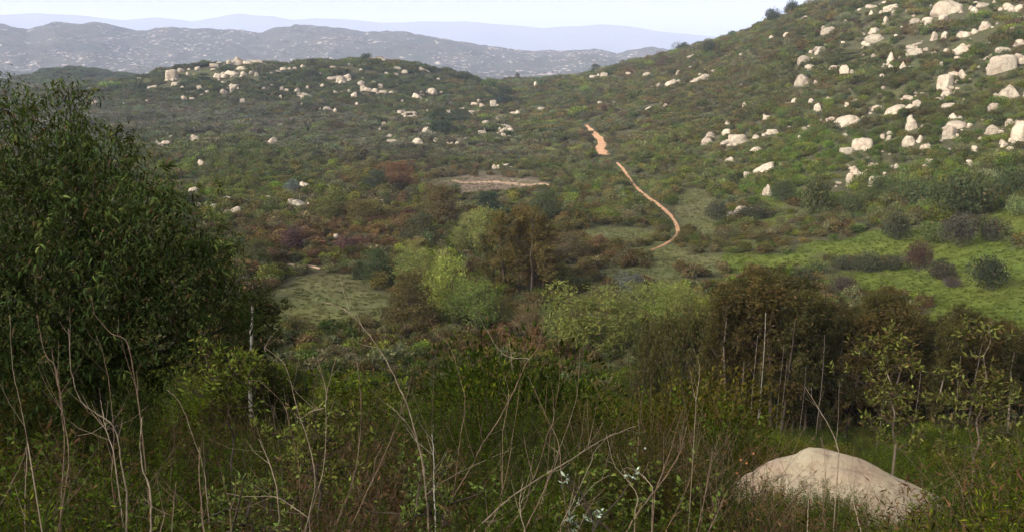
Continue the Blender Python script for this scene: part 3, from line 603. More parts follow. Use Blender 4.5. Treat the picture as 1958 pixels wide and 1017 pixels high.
G(0, 330, 2.948, [(1092, 112, 60, 32, 'round', 'egg-like rock by the left tree'), (1210, 205, 50, 28), (1330, 222, 65, 35, 'round', 'pale boulder right of the left tree'), (1290, 228, 45, 18), (1275, 158, 60, 16), (1710, 78, 60, 28, 'dome', 'dome rock above a blue-grey bush'), (1485, 168, 35, 20), (1508, 150, 30, 18),
 (1690, 185, 110, 38, 'slab', -30, 'tilted pink slab pair in the left brush'), (1640, 172, 50, 36, -10), (1770, 148, 35, 28), (1735, 155, 25, 20), (1745, 245, 50, 20, -20), (1565, 240, 25, 16), (1660, 285, 40, 12), (1895, 372, 30, 22, 'tall', 'small lone white rock in reddish brush'), (1115, 190, 30, 20), (1395, 80, 25, 16), (1225, 75, 40, 16)])
G(640, 60, 2.948, [(1525, 243, 42, 34, 'round', 25, 'egg-shaped boulder at the left end of the right ridge'), (1470, 235, 30, 16), (1460, 262, 45, 18), (1310, 272, 20, 14), (1278, 308, 20, 16), (1765, 250, 55, 26), (1655, 245, 40, 16), (1690, 210, 20, 13), (1900, 288, 75, 45, 'round', 20, 'rough outcrop low on the right ridge'), (1820, 302, 50, 28, 35), (1940, 230, 30, 25),
 (1335, 250, 25, 12), (1495, 410, 24, 14), (1575, 405, 20, 8), (1768, 438, 35, 10, 30), (1870, 420, 42, 28), (1845, 405, 30, 8), (1860, 518, 40, 22), (1520, 215, 30, 13)])
SHW = {'round': 'rounded', 'block': 'blocky', 'slab': 'flat', 'pyramid': 'pointed', 'tall': 'upright', 'dome': 'dome-shaped'}
rng = np.random.default_rng(4)
order = sorted(range(len(B)), key=lambda i: -(B[i][2] * B[i][3] + (1e4 if B[i][6] else 0)))
indiv = set(order[:300]); BO = []
small_pts = []
for i, (bx, by, bw, bh, k, a, lm) in enumerate(B):
    p, r = hit(bx, by + bh * .42, 100, 860)
    s = math.hypot(r, p.z) / FPX
    fl = bx < 1250; W_ = bw * s * (1.12 if fl else .98); Hh = bh * s * (1.26 if fl else 1.16)
    if k is None:
        asp = bh / bw
        k = 'slab' if asp < .42 else 'tall' if asp > 1.05 else ('round', 'block', 'round', 'dome', 'round')[i % 5]
    if a: ca, sa = abs(math.cos(R(a))), abs(math.sin(R(a))); Wl = W_ / max(ca + .15 * sa, .6); Hl = max(Hh - W_ * sa * .55, Hh * .55); 
    else: Wl, Hl = W_, Hh
    if k == 'round' and bx < 1250: k = 'dome'
    dep = Wl * rng.uniform(.62, .9)
    BO.append([p, r, Wl, Hl, dep, k, a])
def dirword(dx, dy):
    ang = math.degrees(math.atan2(-dy, dx)) % 360
    return ['right of', 'up and right of', 'above', 'up and left of', 'left of', 'down and left of', 'below', 'down and right of'][int((ang + 22.5) // 45) % 8]
LMK = [(i, b) for i, b in enumerate(B) if b[6]]
used = {}
BFOOT = []
for i, (bx, by, bw, bh, k0, a, lm) in enumerate(B):
    p, r, Wl, Hl, dep, k, a = BO[i]
    base = p.z - Hl * .34 + ((.45 + .0006 * r) if bx < 1250 else .1)
    BFOOT.append((p.x, p.y, max(Wl, dep) * .5, Hl * (1.7 if bx < 1250 else .42)))
    if i not in indiv:
        small_pts.append((p.x, p.y, base, Wl, dep, Hl, a)); continue
    me = BP[k][i % len(BP[k])]
    face = math.atan2(p.x, p.y)
    o = link('boulder', me, None, (p.x, p.y + dep * .2, base))
    o.rotation_mode = 'QUATERNION'
    q = Matrix.Rotation(-face, 4, 'Z') @ Matrix.Rotation(-R(a), 4, 'Y') @ Matrix.Rotation(rng.uniform(-.35, .35) + (math.pi if rng.random() < .5 and not a else 0), 4, 'Z')
    o.rotation_quaternion = q.to_quaternion(); o.scale = (Wl * .5, dep * .5, Hl)
    if lm: lab = ('pale ' + lm if len(lm.split()) > 10 else 'pale granite ' + lm) if ('boulder' in lm or 'rock' in lm or 'slab' in lm) and len(lm.split()) < 12 else 'granite ' + lm
    else:
        j, lb = min(LMK, key=lambda t: (t[1][0] - bx) ** 2 + ((t[1][1] - by) * 1.3) ** 2)
        sz = 'small' if bw < 12 else ('medium' if bw < 24 else 'large')
        pf = f"{sz} {SHW[k]} rock {dirword(bx - lb[0], by - lb[1])} the {lb[6]}"
        used[pf] = used.get(pf, 0) + 1; lab = pf
    o['_bx'] = bx; o['_by'] = by
    tag(o, lab, 'boulder', 'pale granite boulders strewn over the hillsides')
# look-alike labels near the same landmark: tell them apart by how far off they are
bs = {}
for o in COL.objects:
    if o.name.split('.')[0] == 'boulder': bs.setdefault(o['label'], []).append(o)
ORD = ['nearest', 'second', 'third', 'fourth', 'fifth', 'sixth', 'seventh', 'eighth', 'ninth', 'tenth', 'eleventh', 'twelfth', 'thirteenth', 'fourteenth', 'fifteenth', 'sixteenth', 'seventeenth', 'eighteenth', 'nineteenth', 'twentieth', 'twenty-first', 'twenty-second', 'twenty-third', 'farthest']
for lab, os_ in bs.items():
    if len(os_) > 1:
        lm = [b for b in LMK if lab.endswith(b[1][6])][0][1]
        os_.sort(key=lambda o: (o['_bx'] - lm[0]) ** 2 + (o['_by'] - lm[1]) ** 2)
        for q_, o in enumerate(os_):
            o['label'] = ORD[min(q_, 23)] + ' ' + lab
            w__ = o['label'].split(); pass
for o in COL.objects:
    for k_ in ('_bx', '_by'):
        if k_ in o: del o[k_]

# ------------------------------------------------------------------ scattering helper (only for masses nobody could count)
PROTO = {}
def proto_collection(name, meshes):
    c = bpy.data.collections.new(name)
    for i, m in enumerate(meshes): c.objects.link(bpy.data.objects.new(f'{name}_{i:02d}', m))
    return c
def scatter(name, P, rot, scl, idx, tint, coll):
    n = len(P); me = bpy.data.meshes.new(name); me.vertices.add(n); me.vertices.foreach_set('co', np.asarray(P, np.float32).ravel())
    for an, ty, fld, arr in (('rot', 'FLOAT_VECTOR', 'vector', rot), ('scl', 'FLOAT_VECTOR', 'vector', scl), ('idx', 'INT', 'value', idx), ('tint', 'FLOAT_COLOR', 'color', None)):
        a_ = me.attributes.new(an, ty, 'POINT')
        if an == 'tint': arr = np.concatenate([tint, np.ones((n, 1))], 1)
        a_.data.foreach_set(fld, np.asarray(arr, np.int32 if ty == 'INT' else np.float32).ravel())
    o = link(name, me); g = bpy.data.node_groups.new('scatter', 'GeometryNodeTree')
    g.interface.new_socket('Geometry', in_out='INPUT', socket_type='NodeSocketGeometry'); g.interface.new_socket('Geometry', in_out='OUTPUT', socket_type='NodeSocketGeometry')
    gi = g.nodes.new('NodeGroupInput'); go = g.nodes.new('NodeGroupOutput'); ip = g.nodes.new('GeometryNodeInstanceOnPoints'); ci = g.nodes.new('GeometryNodeCollectionInfo')
    ci.inputs['Collection'].default_value = coll; ci.inputs['Separate Children'].default_value = True; ci.inputs['Reset Children'].default_value = True
    ip.inputs['Pick Instance'].default_value = True
    def na(nm, ty):
        a = g.nodes.new('GeometryNodeInputNamedAttribute'); a.data_type = ty; a.inputs['Name'].default_value = nm; return [s for s in a.outputs if s.enabled and s.name == 'Attribute'][0]
    g.links.new(gi.outputs[0], ip.inputs['Points']); g.links.new(ci.outputs[0], ip.inputs['Instance'])
    g.links.new(na('idx', 'INT'), ip.inputs['Instance Index']); g.links.new(na('rot', 'FLOAT_VECTOR'), ip.inputs['Rotation']); g.links.new(na('scl', 'FLOAT_VECTOR'), ip.inputs['Scale'])
    g.links.new(ip.outputs[0], go.inputs[0])
    md = o.modifiers.new('scatter', 'NODES'); md.node_group = g
    return o
# small rocks left over, and rocks of the far mountain
M_rockfar = rock_mat('weathered_granite', (.34, .29, .25), (.18, .15, .13), (.32, .25, .22), .06)
rockp_far = proto_collection('far_rock_shapes', [boulder_mesh('rock', k, 330 + i, 3, M_rockfar, .12) for i, k in enumerate(('round', 'block', 'slab', 'slab', 'round'))])
rockp = proto_collection('rock_shapes', [boulder_mesh('rock', k, 300 + i, 3) for i, k in enumerate(('round', 'block', 'pyramid', 'slab', 'round'))])
sp = np.array(small_pts)
n_ = len(sp); rg = np.random.default_rng(8)
# plus stray small rocks on the right hill and the knoll
ex = []
for (cx, cy_, rx, ry, n) in ((1700, 160, 260, 150, 130), (1800, 300, 160, 60, 60), (500, 150, 300, 35, 60), (760, 150, 120, 30, 25), (950, 240, 150, 50, 40), (1350, 180, 150, 70, 50), (600, 380, 150, 50, 20)):
    for _ in range(n):
        x, y = rg.normal(cx, rx * .6), rg.normal(cy_, ry * .6)
        if y < 2: continue
        p, r = hit(x, y, 120, 800); s = rg.uniform(.5, 1.4) * (r / 400) ** .5
        ex.append((p.x, p.y, p.z - .1 * s, s * 1.5, s * 1.2, s * .9, 0))
for i, (bx, by, bw, bh, k0, a, lm) in enumerate(B):      # rubble round the feet of the larger boulders
    if bw < 15: continue
    p, r, Wl, Hl, dep, k, a = BO[i]
    for _ in range(int(rg.integers(3, 7))):
        th = rg.uniform(0, 6.28); d_ = Wl * rg.uniform(.42, .8); x, y = p.x + math.cos(th) * d_, p.y + math.sin(th) * d_ * .8; s = Wl * rg.uniform(.10, .32)
        ex.append((x, y, float(H(x, y)) + (.2 if bx < 1250 else -.05), s * 1.3, s * 1.1, s * rg.uniform(.7, 1.1), 0))
sp = np.concatenate([sp, np.array(ex)]); n_ = len(sp)
o = scatter('loose_rocks', sp[:, :3], np.stack([np.zeros(n_), -np.radians(sp[:, 6]), rg.uniform(-.4, .4, n_)], -1), np.stack([sp[:, 3] * .5, sp[:, 4] * .5, sp[:, 5]], -1), rg.integers(0, 5, n_), np.ones((n_, 3)) * .4, rockp)
tag(o, 'small pale rocks too many to count, scattered through the brush of the hills', 'rocks', kind='stuff')
def mid_rocks():
    n = 10000; az = np.radians(rg.uniform(-36, 16, n)); r = rg.uniform(2500, 3720, n); X = r * np.sin(az); Y = r * np.cos(az)
    dens = fbm(X / 170, Y / 170, 61, 4); keep = (dens > .5 + .05 * rg.random(n)) & (rg.random(n) < .75)
    X, Y, az, r = X[keep], Y[keep], az[keep], r[keep]
    Z = np.array([mid_z(np.array([[a]]), np.array([[q]]), np.array([[x]]), np.array([[y]]))[0, 0] for a, q, x, y in zip(az, r, X, Y)])
    m = len(X); s = np.minimum(np.exp(rg.normal(.85, .6, m)), 6.0)
    o = scatter('mountain_rocks', np.stack([X, Y, Z - s * .15], -1), np.stack([np.zeros(m), np.zeros(m), rg.uniform(0, 6, m)], -1), np.stack([s * rg.uniform(.9, 1.9, m), s, s * rg.uniform(.5, .9, m)], -1), rg.integers(0, 5, m), np.ones((m, 3)) * .4, rockp_far)
    tag(o, 'countless pale outcrops dotting the hazy mountain', 'rocks', kind='stuff')
mid_rocks()

# ------------------------------------------------------------------ chaparral
def shrub_mesh(name, seed, n, leaf, lumps=5, flat=.75, mat=None, twigs=0, up=.35, aspect=.6, fill=.55):
    """crown of many small leaf faces over an uneven lumpy outline; unit half-width, base at z=0"""
    g = np.random.default_rng(seed); C = []; Rr = []
    for k in range(lumps):
        a = g.uniform(0, 6.28); d = g.uniform(.0, .55) if k else 0; C.append((d * math.cos(a), d * math.sin(a), flat * g.uniform(.35, .78))); Rr.append(g.uniform(.34, .58))
    C = np.array(C); Rr = np.array(Rr); k = g.integers(0, lumps, n); D = rdir(g, n); D[:, 2] = D[:, 2] * .75 + np.abs(D[:, 2]) * .2 + .08; D = unit(D)
    rad = Rr[k] * (fill + (1 - fill) * g.random(n) ** .5) * (1 + .25 * g.normal(size=n) * .5)
    P = C[k] + D * rad[:, None] * np.array([1, 1, flat * 1.05]); P[:, 2] = np.maximum(P[:, 2], g.uniform(.0, .15, n))
    dirn = unit(D * .6 + rdir(g, n) * .8 + np.array([0, 0, up])); nrm = unit(D + rdir(g, n) * .6)
    L = leaf * g.uniform(.6, 1.4, n); V, F, var = leafquads(P - dirn * L[:, None] * .4, dirn, nrm, L, L * aspect, g)
    # each leaf carries one random tone, wherever it sits in the crown
    blocks = [(V, F, 0, var)]
    mats = [mat or M_inst, M_twig]
    for t in range(twigs):
        a = g.uniform(0, 6.28); c = C[g.integers(0, lumps)]; e = c + rdir(g, 1)[0] * .3; e[2] = abs(e[2]) * flat
        tv, tf, ta = tube([(c[0] * .15, c[1] * .15, -.05), (c[0] * .5, c[1] * .5, c[2] * .5), tuple(e)], [.014, .010, .004], 3); blocks.append((tv, tf, 1, ta))
    return mesh_from(name, blocks, mats)
mid_sh = [shrub_mesh('brush', 10 + i, 620, .135, 4 + i % 3, (.62, .8, .7, .9)[i % 4], twigs=3, aspect=.65) for i in range(6)]
tw_sh = [shrub_mesh('brush_sparse', 30 + i, 520, .13, 6, .9, twigs=10, aspect=.35, fill=.2, up=.9) for i in range(2)]
clump = [shrub_mesh('brush_clump', 50 + i, 900, .10, 10, (.33, .42, .5)[i % 3], twigs=0, aspect=.8) for i in range(5)]
tuft = []
def tuft_mesh(seed, n=26):
    g = np.random.default_rng(seed); a = g.uniform(0, 6.28, n); lean = g.uniform(.1, .8, n); D = unit(np.stack([np.cos(a) * lean, np.sin(a) * lean, np.ones(n)], -1))
    C = np.stack([np.cos(a) * .3 * g.random(n), np.sin(a) * .3 * g.random(n), np.zeros(n) - .05], -1); L = g.uniform(.5, 1.1, n)
    V, F, v = leafquads(C, D, unit(np.cross(D, rdir(g, n))), L, L * .13, g); return mesh_from('tuft', [(V, F, 0, v)], [M_inst])
coll_ch = proto_collection('brush_shapes', mid_sh + tw_sh); coll_cl = proto_collection('clump_shapes', clump); coll_tf = proto_collection('tuft_shapes', [tuft_mesh(i) for i in range(4)])
# big shrubs and trees that stand alone: listed first so that the mass keeps clear of them
# px of foot, py of foot, height px, width px, kind, colour, label
T_ = [
 ('willow', 862, 600, 100, 92, (.155, .215, .040), 'bright lime-green willow, brightest crown in mid-valley'),
 ('willow', 905, 628, 90, 80, (.085, .135, .030), 'mid-green willow just right of the brightest lime crown'),
 ('willow', 788, 552, 72, 78, (.120, .165, .040), 'pale green willow behind the brown-olive tree'),
 ('willow', 915, 482, 80, 62, (.140, .180, .045), 'yellow-green willow left of the tall rust-brown grove'),
 ('willow', 878, 480, 40, 40, (.120, .150, .040), 'small yellow-green willow behind the lime ones'),
 ('willow', 792, 488, 30, 42, (.145, .150, .040), 'small olive-yellow willow farther back at left'),
 ('willow', 1130, 672, 118, 135, (.112, .145, .032), 'broad fresh green willow in the centre of the creek line'),
 ('willow', 1192, 668, 95, 80, (.100, .130, .032), 'green willow next to the broad fresh green one'),
 ('willow', 1262, 628, 82, 100, (.120, .170, .034), 'light green willow left of the dark grove'),
 ('willow', 1355, 632, 62, 62, (.170, .200, .030), 'yellow-tinged willow touching the dark grove'),
 ('willow', 1068, 650, 60, 60, (.080, .120, .035), 'low green willow left of the broad fresh green one'),
 ('broad_tree', 778, 628, 98, 98, (.070, .058, .022), 'brown-olive round tree in front of the pale willow'),
 ('broad_tree', 724, 540, 58, 56, (.040, .056, .026), 'dark green round tree at the left of the willows'),
 ('broad_tree', 690, 535, 34, 28, (.030, .042, .022), 'small dark tree at the far left of the willow line'),
 ('broad_tree', 934, 418, 46, 52, (.022, .036, .024), 'blackish green round tree behind the willows'),
 ('broad_tree', 855, 425, 66, 70, (.078, .058, .024), 'brown-green tree left of the blackish round tree'),
 ('broad_tree', 805, 470, 60, 60, (.045, .048, .026), 'dull dark tree between willows and far brush'),
 ('broad_tree', 1035, 420, 55, 60, (.045, .056, .026), 'dark tree on the right of the blackish round tree'),
 ('broad_tree', 760, 362, 45, 60, (.105, .058, .030), 'rust-coloured bushy tree near the bare clearing'),
 ('broad_tree', 722, 368, 40, 60, (.034, .046, .026), 'dark green bushy tree left of the rust-coloured one'),
 ('broad_tree', 845, 262, 50, 44, (.028, .044, .024), 'dark tree behind the great sloping slab'),
 ('broad_tree', 878, 240, 30, 36, (.034, .048, .026), 'smaller dark tree right of the one by the sloping slab'),
 ('broad_tree', 965, 202, 32, 42, (.026, .040, .024), 'dark tree above the square pink rock'),
 ('broad_tree', 990, 152, 14, 14, (.045, .040, .028), 'tiny lone tree on the saddle skyline'),
 ('broad_tree', 1140, 140, 16, 20, (.03, .042, .024), 'small dark tree at the foot of the right ridge skyline'),
 ('shrub', 1560, 410, 62, 88, (.055, .062, .024), 'large olive bush above the meadow edge'),
 ('shrub', 1632, 412, 40, 60, (.050, .062, .026), 'olive bush right of the largest meadow-edge bush'),
 ('shrub', 1850, 420, 66, 120, (.042, .052, .022), 'wide dark bush at the top of the meadow'),
 ('shrub', 1760, 398, 50, 80, (.050, .066, .026), 'green bush beside the wide dark bush'),
 ('shrub', 1925, 382, 50, 70, (.046, .060, .024), 'dark bush at the right edge above the meadow'),
 ('willow', 1010, 640, 62, 70, (.100, .092, .040), 'grey-green thicket tree below the rust-brown grove'),
 ('willow', 960, 622, 58, 66, (.110, .125, .040), 'pale olive thicket tree right of the mid-green willow'),
 ('willow', 1310, 640, 84, 76, (.118, .150, .034), 'soft green willow second from the dark grove'),
 ('willow', 1225, 600, 60, 70, (.105, .135, .036), 'far green willow peeping over the front ones'),
 ('willow', 835, 560, 78, 60, (.150, .185, .044), 'pale lime willow touching the brightest crown from the left'),
 ('willow', 898, 440, 34, 48, (.145, .165, .050), 'farthest small yellow-green willow'),
 ('willow', 1150, 590, 40, 60, (.075, .085, .034), 'dull olive tree behind the broad fresh green willow'),
 ('broad_tree', 1280, 725, 100, 90, (.052, .050, .018), 'dark brown-green tree in front of the creek willows'),
 ('broad_tree', 1345, 735, 118, 90, (.058, .046, .018), 'dark brown tree at the left foot of the tall grove'),
 ('broad_tree', 700, 430, 44, 60, (.090, .075, .026), 'ochre bushy tree on the left flats'),
 ('broad_tree', 625, 425, 44, 50, (.085, .090, .028), 'yellow-olive bushy tree right of the pink slabs'),
 ('broad_tree', 1690, 385, 44, 60, (.052, .068, .024), 'green bushy tree under the rock pile'),
 ('broad_tree', 1500, 385, 34, 50, (.044, .060, .024), 'green bushy tree right of the lone pointed boulder'),
 ('broad_tree', 480, 510, 46, 60, (.055, .062, .022), 'green bushy tree just right of the big sumac'),
 ('broad_tree', 1090, 500, 50, 60, (.070, .058, .030), 'brownish tree right of the rust-brown grove'),
 ('shrub', 1716, 460, 44, 70, (.040, .044, .026), 'dark domed shrub alone in the upper meadow'),
 ('shrub', 1788, 468, 40, 62, (.070, .092, .030), 'green shrub at the left of the meadow thicket'),
 ('shrub', 1840, 474, 50, 70, (.052, .048, .036), 'brown-grey shrub in the middle of the meadow thicket'),
 ('shrub', 1893, 462, 46, 60, (.048, .048, .030), 'dark shrub at the right of the meadow thicket'),
 ('shrub', 1752, 515, 44, 60, (.058, .036, .028), 'reddish shrub at the head of the wedge-shaped brush'),
 ('shrub', 1790, 535, 34, 62, (.046, .042, .030), 'low brown shrub at the tip of the wedge-shaped brush'),
 ('shrub', 1880, 553, 48, 76, (.030, .036, .022), 'near-black round shrub alone low in the meadow'),
 ('shrub', 1612, 514, 26, 64, (.046, .050, .030), 'left shrub of the low hedge across the meadow'),
 ('shrub', 1662, 520, 32, 62, (.050, .056, .032), 'middle shrub of the low hedge across the meadow'),
 ('shrub', 1708, 516, 30, 52, (.044, .048, .028), 'right shrub of the low hedge across the meadow'),
 ('shrub', 1432, 425, 24, 56, (.040, .044, .026), 'dark bush in front of the lone dome boulder'),
 ('shrub', 1458, 418, 24, 44, (.046, .044, .030), 'dark bush right of the lone dome boulder'),
 ('shrub', 1372, 422, 34, 60, (.048, .052, .030), 'dark bush left of the lone dome boulder'),
 ('shrub', 1540, 545, 30, 60, (.044, .046, .028), 'brown shrub at the meadow edge behind the grove'),
 ('shrub', 1612, 560, 28, 70, (.052, .042, .034), 'purplish shrub just above the dark grove'),
 ('shrub', 1822, 548, 18, 40, (.060, .048, .044), 'small mauve shrub left of the near-black round one'),
 ('shrub', 560, 374, 26, 52, (.085, .105, .098), 'blue-grey shrub over the pink slabs'),
 ('shrub', 1200, 560, 40, 66, (.078, .086, .084), 'blue-grey shrub behind the broad green willow'),
 ('shrub', 640, 412, 44, 52, (.100, .110, .030), 'yellow-green shrub right of the pink slabs'),
 ('shrub', 715, 422, 40, 66, (.090, .075, .026), 'orange-olive shrub in the left mid-valley'),
 ('shrub', 560, 480, 40, 70, (.075, .040, .040), 'maroon shrub on the left flats'),
 ('shrub', 672, 482, 34, 60, (.085, .045, .044), 'reddish shrub beside the lone white rock'),
 ('shrub', 1940, 415, 30, 50, (.110, .140, .050), 'pale green shrub cut by the right edge'),
 ('shrub', 1480, 30, 26, 34, (.026, .036, .022), 'dark bush standing out on the right skyline'),
 ('shrub', 1515, 14, 22, 40, (.028, .038, .022), 'round bush highest on the visible right skyline'),
 ('shrub', 1300, 98, 20, 36, (.028, .038, .022), 'dark bush low on the right skyline'),
 ('shrub', 1355, 102, 18, 34, (.030, .040, .022), 'bush halfway along the right skyline'),
 ('shrub', 700, 110, 14, 22, (.028, .040, .022), 'dark bush on top of the knoll'),
]
TREEFOOT = []
TR = []
for row in T_:
    kd, bx, by, hpx, wpx, col, lab = row
    p, r = hit(bx, by, 70, 900); s = math.hypot(r, p.z) / FPX; TR.append((kd, p, r, hpx * s * 1.05, wpx * s * 1.08, col, lab)); TREEFOOT.append((p.x, p.y, wpx * s * .5))
BF = np.array(BFOOT); TF = np.array(TREEFOOT)
def clear_mask(X, Y, rad):
    far_ = np.hypot(X, Y) > 400; fk = np.where(far_, 1.1, .6); sk = np.where(far_, .75, .35)
    ok = np.ones(len(X), bool); U = unit(np.stack([X, Y], -1))
    for bx, by, br, bh in BF:
        dx, dy = X - bx, Y - by; near = np.abs(dx) + np.abs(dy) < 40
        if not near.any(): continue
        u = np.array([bx, by]) / math.hypot(bx, by); along = -(dx * u[0] + dy * u[1]); across = -dx * u[1] + dy * u[0]
        front = np.where(along > 0, along / (br * .9 + bh + rad * fk), -along / (br * .6 + .2 * rad)); side = np.abs(across) / (br * .95 + rad * sk)
        ok &= ~(near & (front ** 2 + side ** 2 < 1))
    for W in TW:
        for x, y, z, hw in W[::2]:
            dx, dy = X - x, Y - y; u = np.array([x, y]) / math.hypot(x, y); along = -(dx * u[0] + dy * u[1]); across = -dx * u[1] + dy * u[0]
            ok &= ~((np.abs(across) < hw + rad * .55) & (along > -hw - .6 * rad) & (along < hw + rad * 4.5))
    for x, y, rr_ in TF: ok &= (X - x) ** 2 + (Y - y) ** 2 > (rr_ * .45 + rad * .2) ** 2
    return ok
def ring(r0, r1, spacing, azd, seed):
    g = np.random.default_rng(seed); a = R(azd); area = (r1 * r1 - r0 * r0) / 2 * 2 * a; n = int(area / spacing ** 2)
    r = np.sqrt(g.uniform(r0 * r0, r1 * r1, n)); az = g.uniform(-a, a, n); return r * np.sin(az), r * np.cos(az), g
SEL = []
def chap(name, rings, coll, nk, smin, smax, label, hz=1.0):
    PP = []; SS = []; TT = []; II = []; RO = []
    for r0, r1, sp_, azd, seed in rings:
        X, Y, g = ring(r0, r1, sp_, azd, seed); S = g.uniform(smin, smax, len(X)) * (sp_ / 2.0) * (.55 + .9 * fbm(X / 11, Y / 11, 44, 2))
        Z = H(X, Y); px, py = project(np.stack([X, Y, Z], -1)); m = meadow(px, py, X, Y)
        keep = (g.random(len(X)) > m * 1.35) & clear_mask(X, Y, S)
        gap = fbm(X / 13, Y / 13, 77, 3); keep &= ~((gap > .66) & (g.random(len(X)) < .8) & (np.hypot(X, Y) > 150))
        X, Y, Z, S, px, py, m = [q[keep] for q in (X, Y, Z, S, px, py, m)]; n = len(X); S = S * (1 - .45 * m)
        PP.append(np.stack([X, Y, Z - .05 * S], -1)); sh = g.uniform(.75, 1.3, n) * hz; SS.append(np.stack([S * g.uniform(.85, 1.25, n), S * g.uniform(.85, 1.25, n), S * sh], -1))
        TT.append(brush_tint(px, py, X, Y, g)); II.append(g.integers(0, nk, n)); RO.append(np.stack([g.normal(0, .06, n), g.normal(0, .06, n), g.uniform(0, 6.28, n)], -1))
    P, S, T, I, Ro = [np.concatenate(q) for q in (PP, SS, TT, II, RO)]
    return P, S, T, I, Ro
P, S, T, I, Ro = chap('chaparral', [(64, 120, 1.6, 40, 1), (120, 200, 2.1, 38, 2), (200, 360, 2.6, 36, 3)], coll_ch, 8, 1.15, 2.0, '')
# the shrubs that show largest become things of their own, the rest is one mass
px, py = project(P); rr_ = np.hypot(P[:, 0], P[:, 1]); app = S[:, 0] / rr_; inview = (px > 480) & (px < 1958) & (py < 700)
cand = np.nonzero(inview & (rr_ > 100))[0]; cand = cand[np.argsort(-app[cand])][:230]
obj_sh = []
for me in mid_sh + tw_sh:
    m2 = me.copy(); m2.materials[0] = M_obj; m2.name = 'shrub'; obj_sh.append(m2)
def area_of(x, y):
    if y > 560: return 'creek flats below the near slope'
    if x < 760: return 'left flats'
    if x < 1100: return 'thickets of the middle valley'
    if x < 1330: return 'brush left of the trail bend' if x < 1270 else 'brush right of the trail bend'
    return 'rough ground around the right meadow'
for q in cand:
    c = T[q]; o = link('shrub', obj_sh[I[q]], None, P[q], Ro[q], S[q], c)
    q_b = min(range(len(T_)), key=lambda t_: (T_[t_][1] - px[q]) ** 2 + ((T_[t_][2] - py[q]) * 1.3) ** 2)
    tone = 'brownish' if c[0] > c[1] * 1.12 else ('grey' if c[2] > c[1] * .75 else ('bright green' if c[1] > .085 else 'dark green'))
    ar = area_of(px[q], py[q]); o['_d'] = math.hypot(T_[q_b][1] - px[q], T_[q_b][2] - py[q]); tag(o, f'{tone} shrub {dirword(px[q] - T_[q_b][1], py[q] - T_[q_b][2])} the {T_[q_b][6]}', 'shrub', f'{tone} shrubs, {ar}')
gs_ = {}
for o in COL.objects:
    if '_d' in o: gs_.setdefault(o['label'], []).append(o)
for l_, os_ in gs_.items():
    os_.sort(key=lambda o: o['_d'])
    for q_, o in enumerate(os_):
        if len(os_) > 1: o['label'] = f'{ORD[min(q_, 23)]} {l_}'
        w__ = o['label'].replace('-', ' ').split()
        if len(w__) > 16: o['label'] = ' '.join(x for x in o['label'].split() if x not in ('the', 'a'))
        del o['_d']
rest = np.ones(len(P), bool); rest[cand] = False
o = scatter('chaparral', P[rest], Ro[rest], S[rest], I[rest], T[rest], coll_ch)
tag(o, 'dense low chaparral covering the valley and the lower hillsides', 'brush', kind='stuff')
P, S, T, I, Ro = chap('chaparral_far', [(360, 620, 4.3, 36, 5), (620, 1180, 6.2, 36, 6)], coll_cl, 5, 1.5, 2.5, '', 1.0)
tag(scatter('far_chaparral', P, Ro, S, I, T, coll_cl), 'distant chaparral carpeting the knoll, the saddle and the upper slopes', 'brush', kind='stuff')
# second, smaller shrubs on far ground for grain
P, S, T, I, Ro = chap('x', [(340, 620, 3.6, 36, 15)], coll_ch, 8, 1.0, 1.7, '')
tag(scatter('hillside_chaparral', P, Ro, S, I, T, coll_ch), 'scattered rounder bushes standing out of the distant chaparral', 'brush', kind='stuff')
# meadow grass
X, Y, g = ring(78, 330, .8, 36, 25); Z = H(X, Y); px, py = project(np.stack([X, Y, Z], -1)); m = meadow(px, py, X, Y)
k = (g.random(len(X)) < m * .8) | (g.random(len(X)) < .06); k &= clear_mask(X, Y, np.full(len(X), .4)); X, Y, Z, px, m = X[k], Y[k], Z[k], px[k], m[k]; n = len(X)
base = np.where((px > 1380)[:, None], np.array([.080, .104, .020]), np.array([.10, .105, .042])); base = base * (.7 + .7 * fbm(X / 5, Y / 5, 66, 3))[:, None] * g.uniform(.85, 1.3, n)[:, None]
sz = g.uniform(.14, .42, n); tag(scatter('meadow_grass', np.stack([X, Y, Z], -1), np.stack([np.zeros(n), np.zeros(n), g.uniform(0, 6.28, n)], -1), np.stack([sz * 1.6, sz * 1.6, sz], -1), g.integers(0, 4, n), base, coll_tf), 'short green grass of the valley clearings', 'grass', kind='stuff')

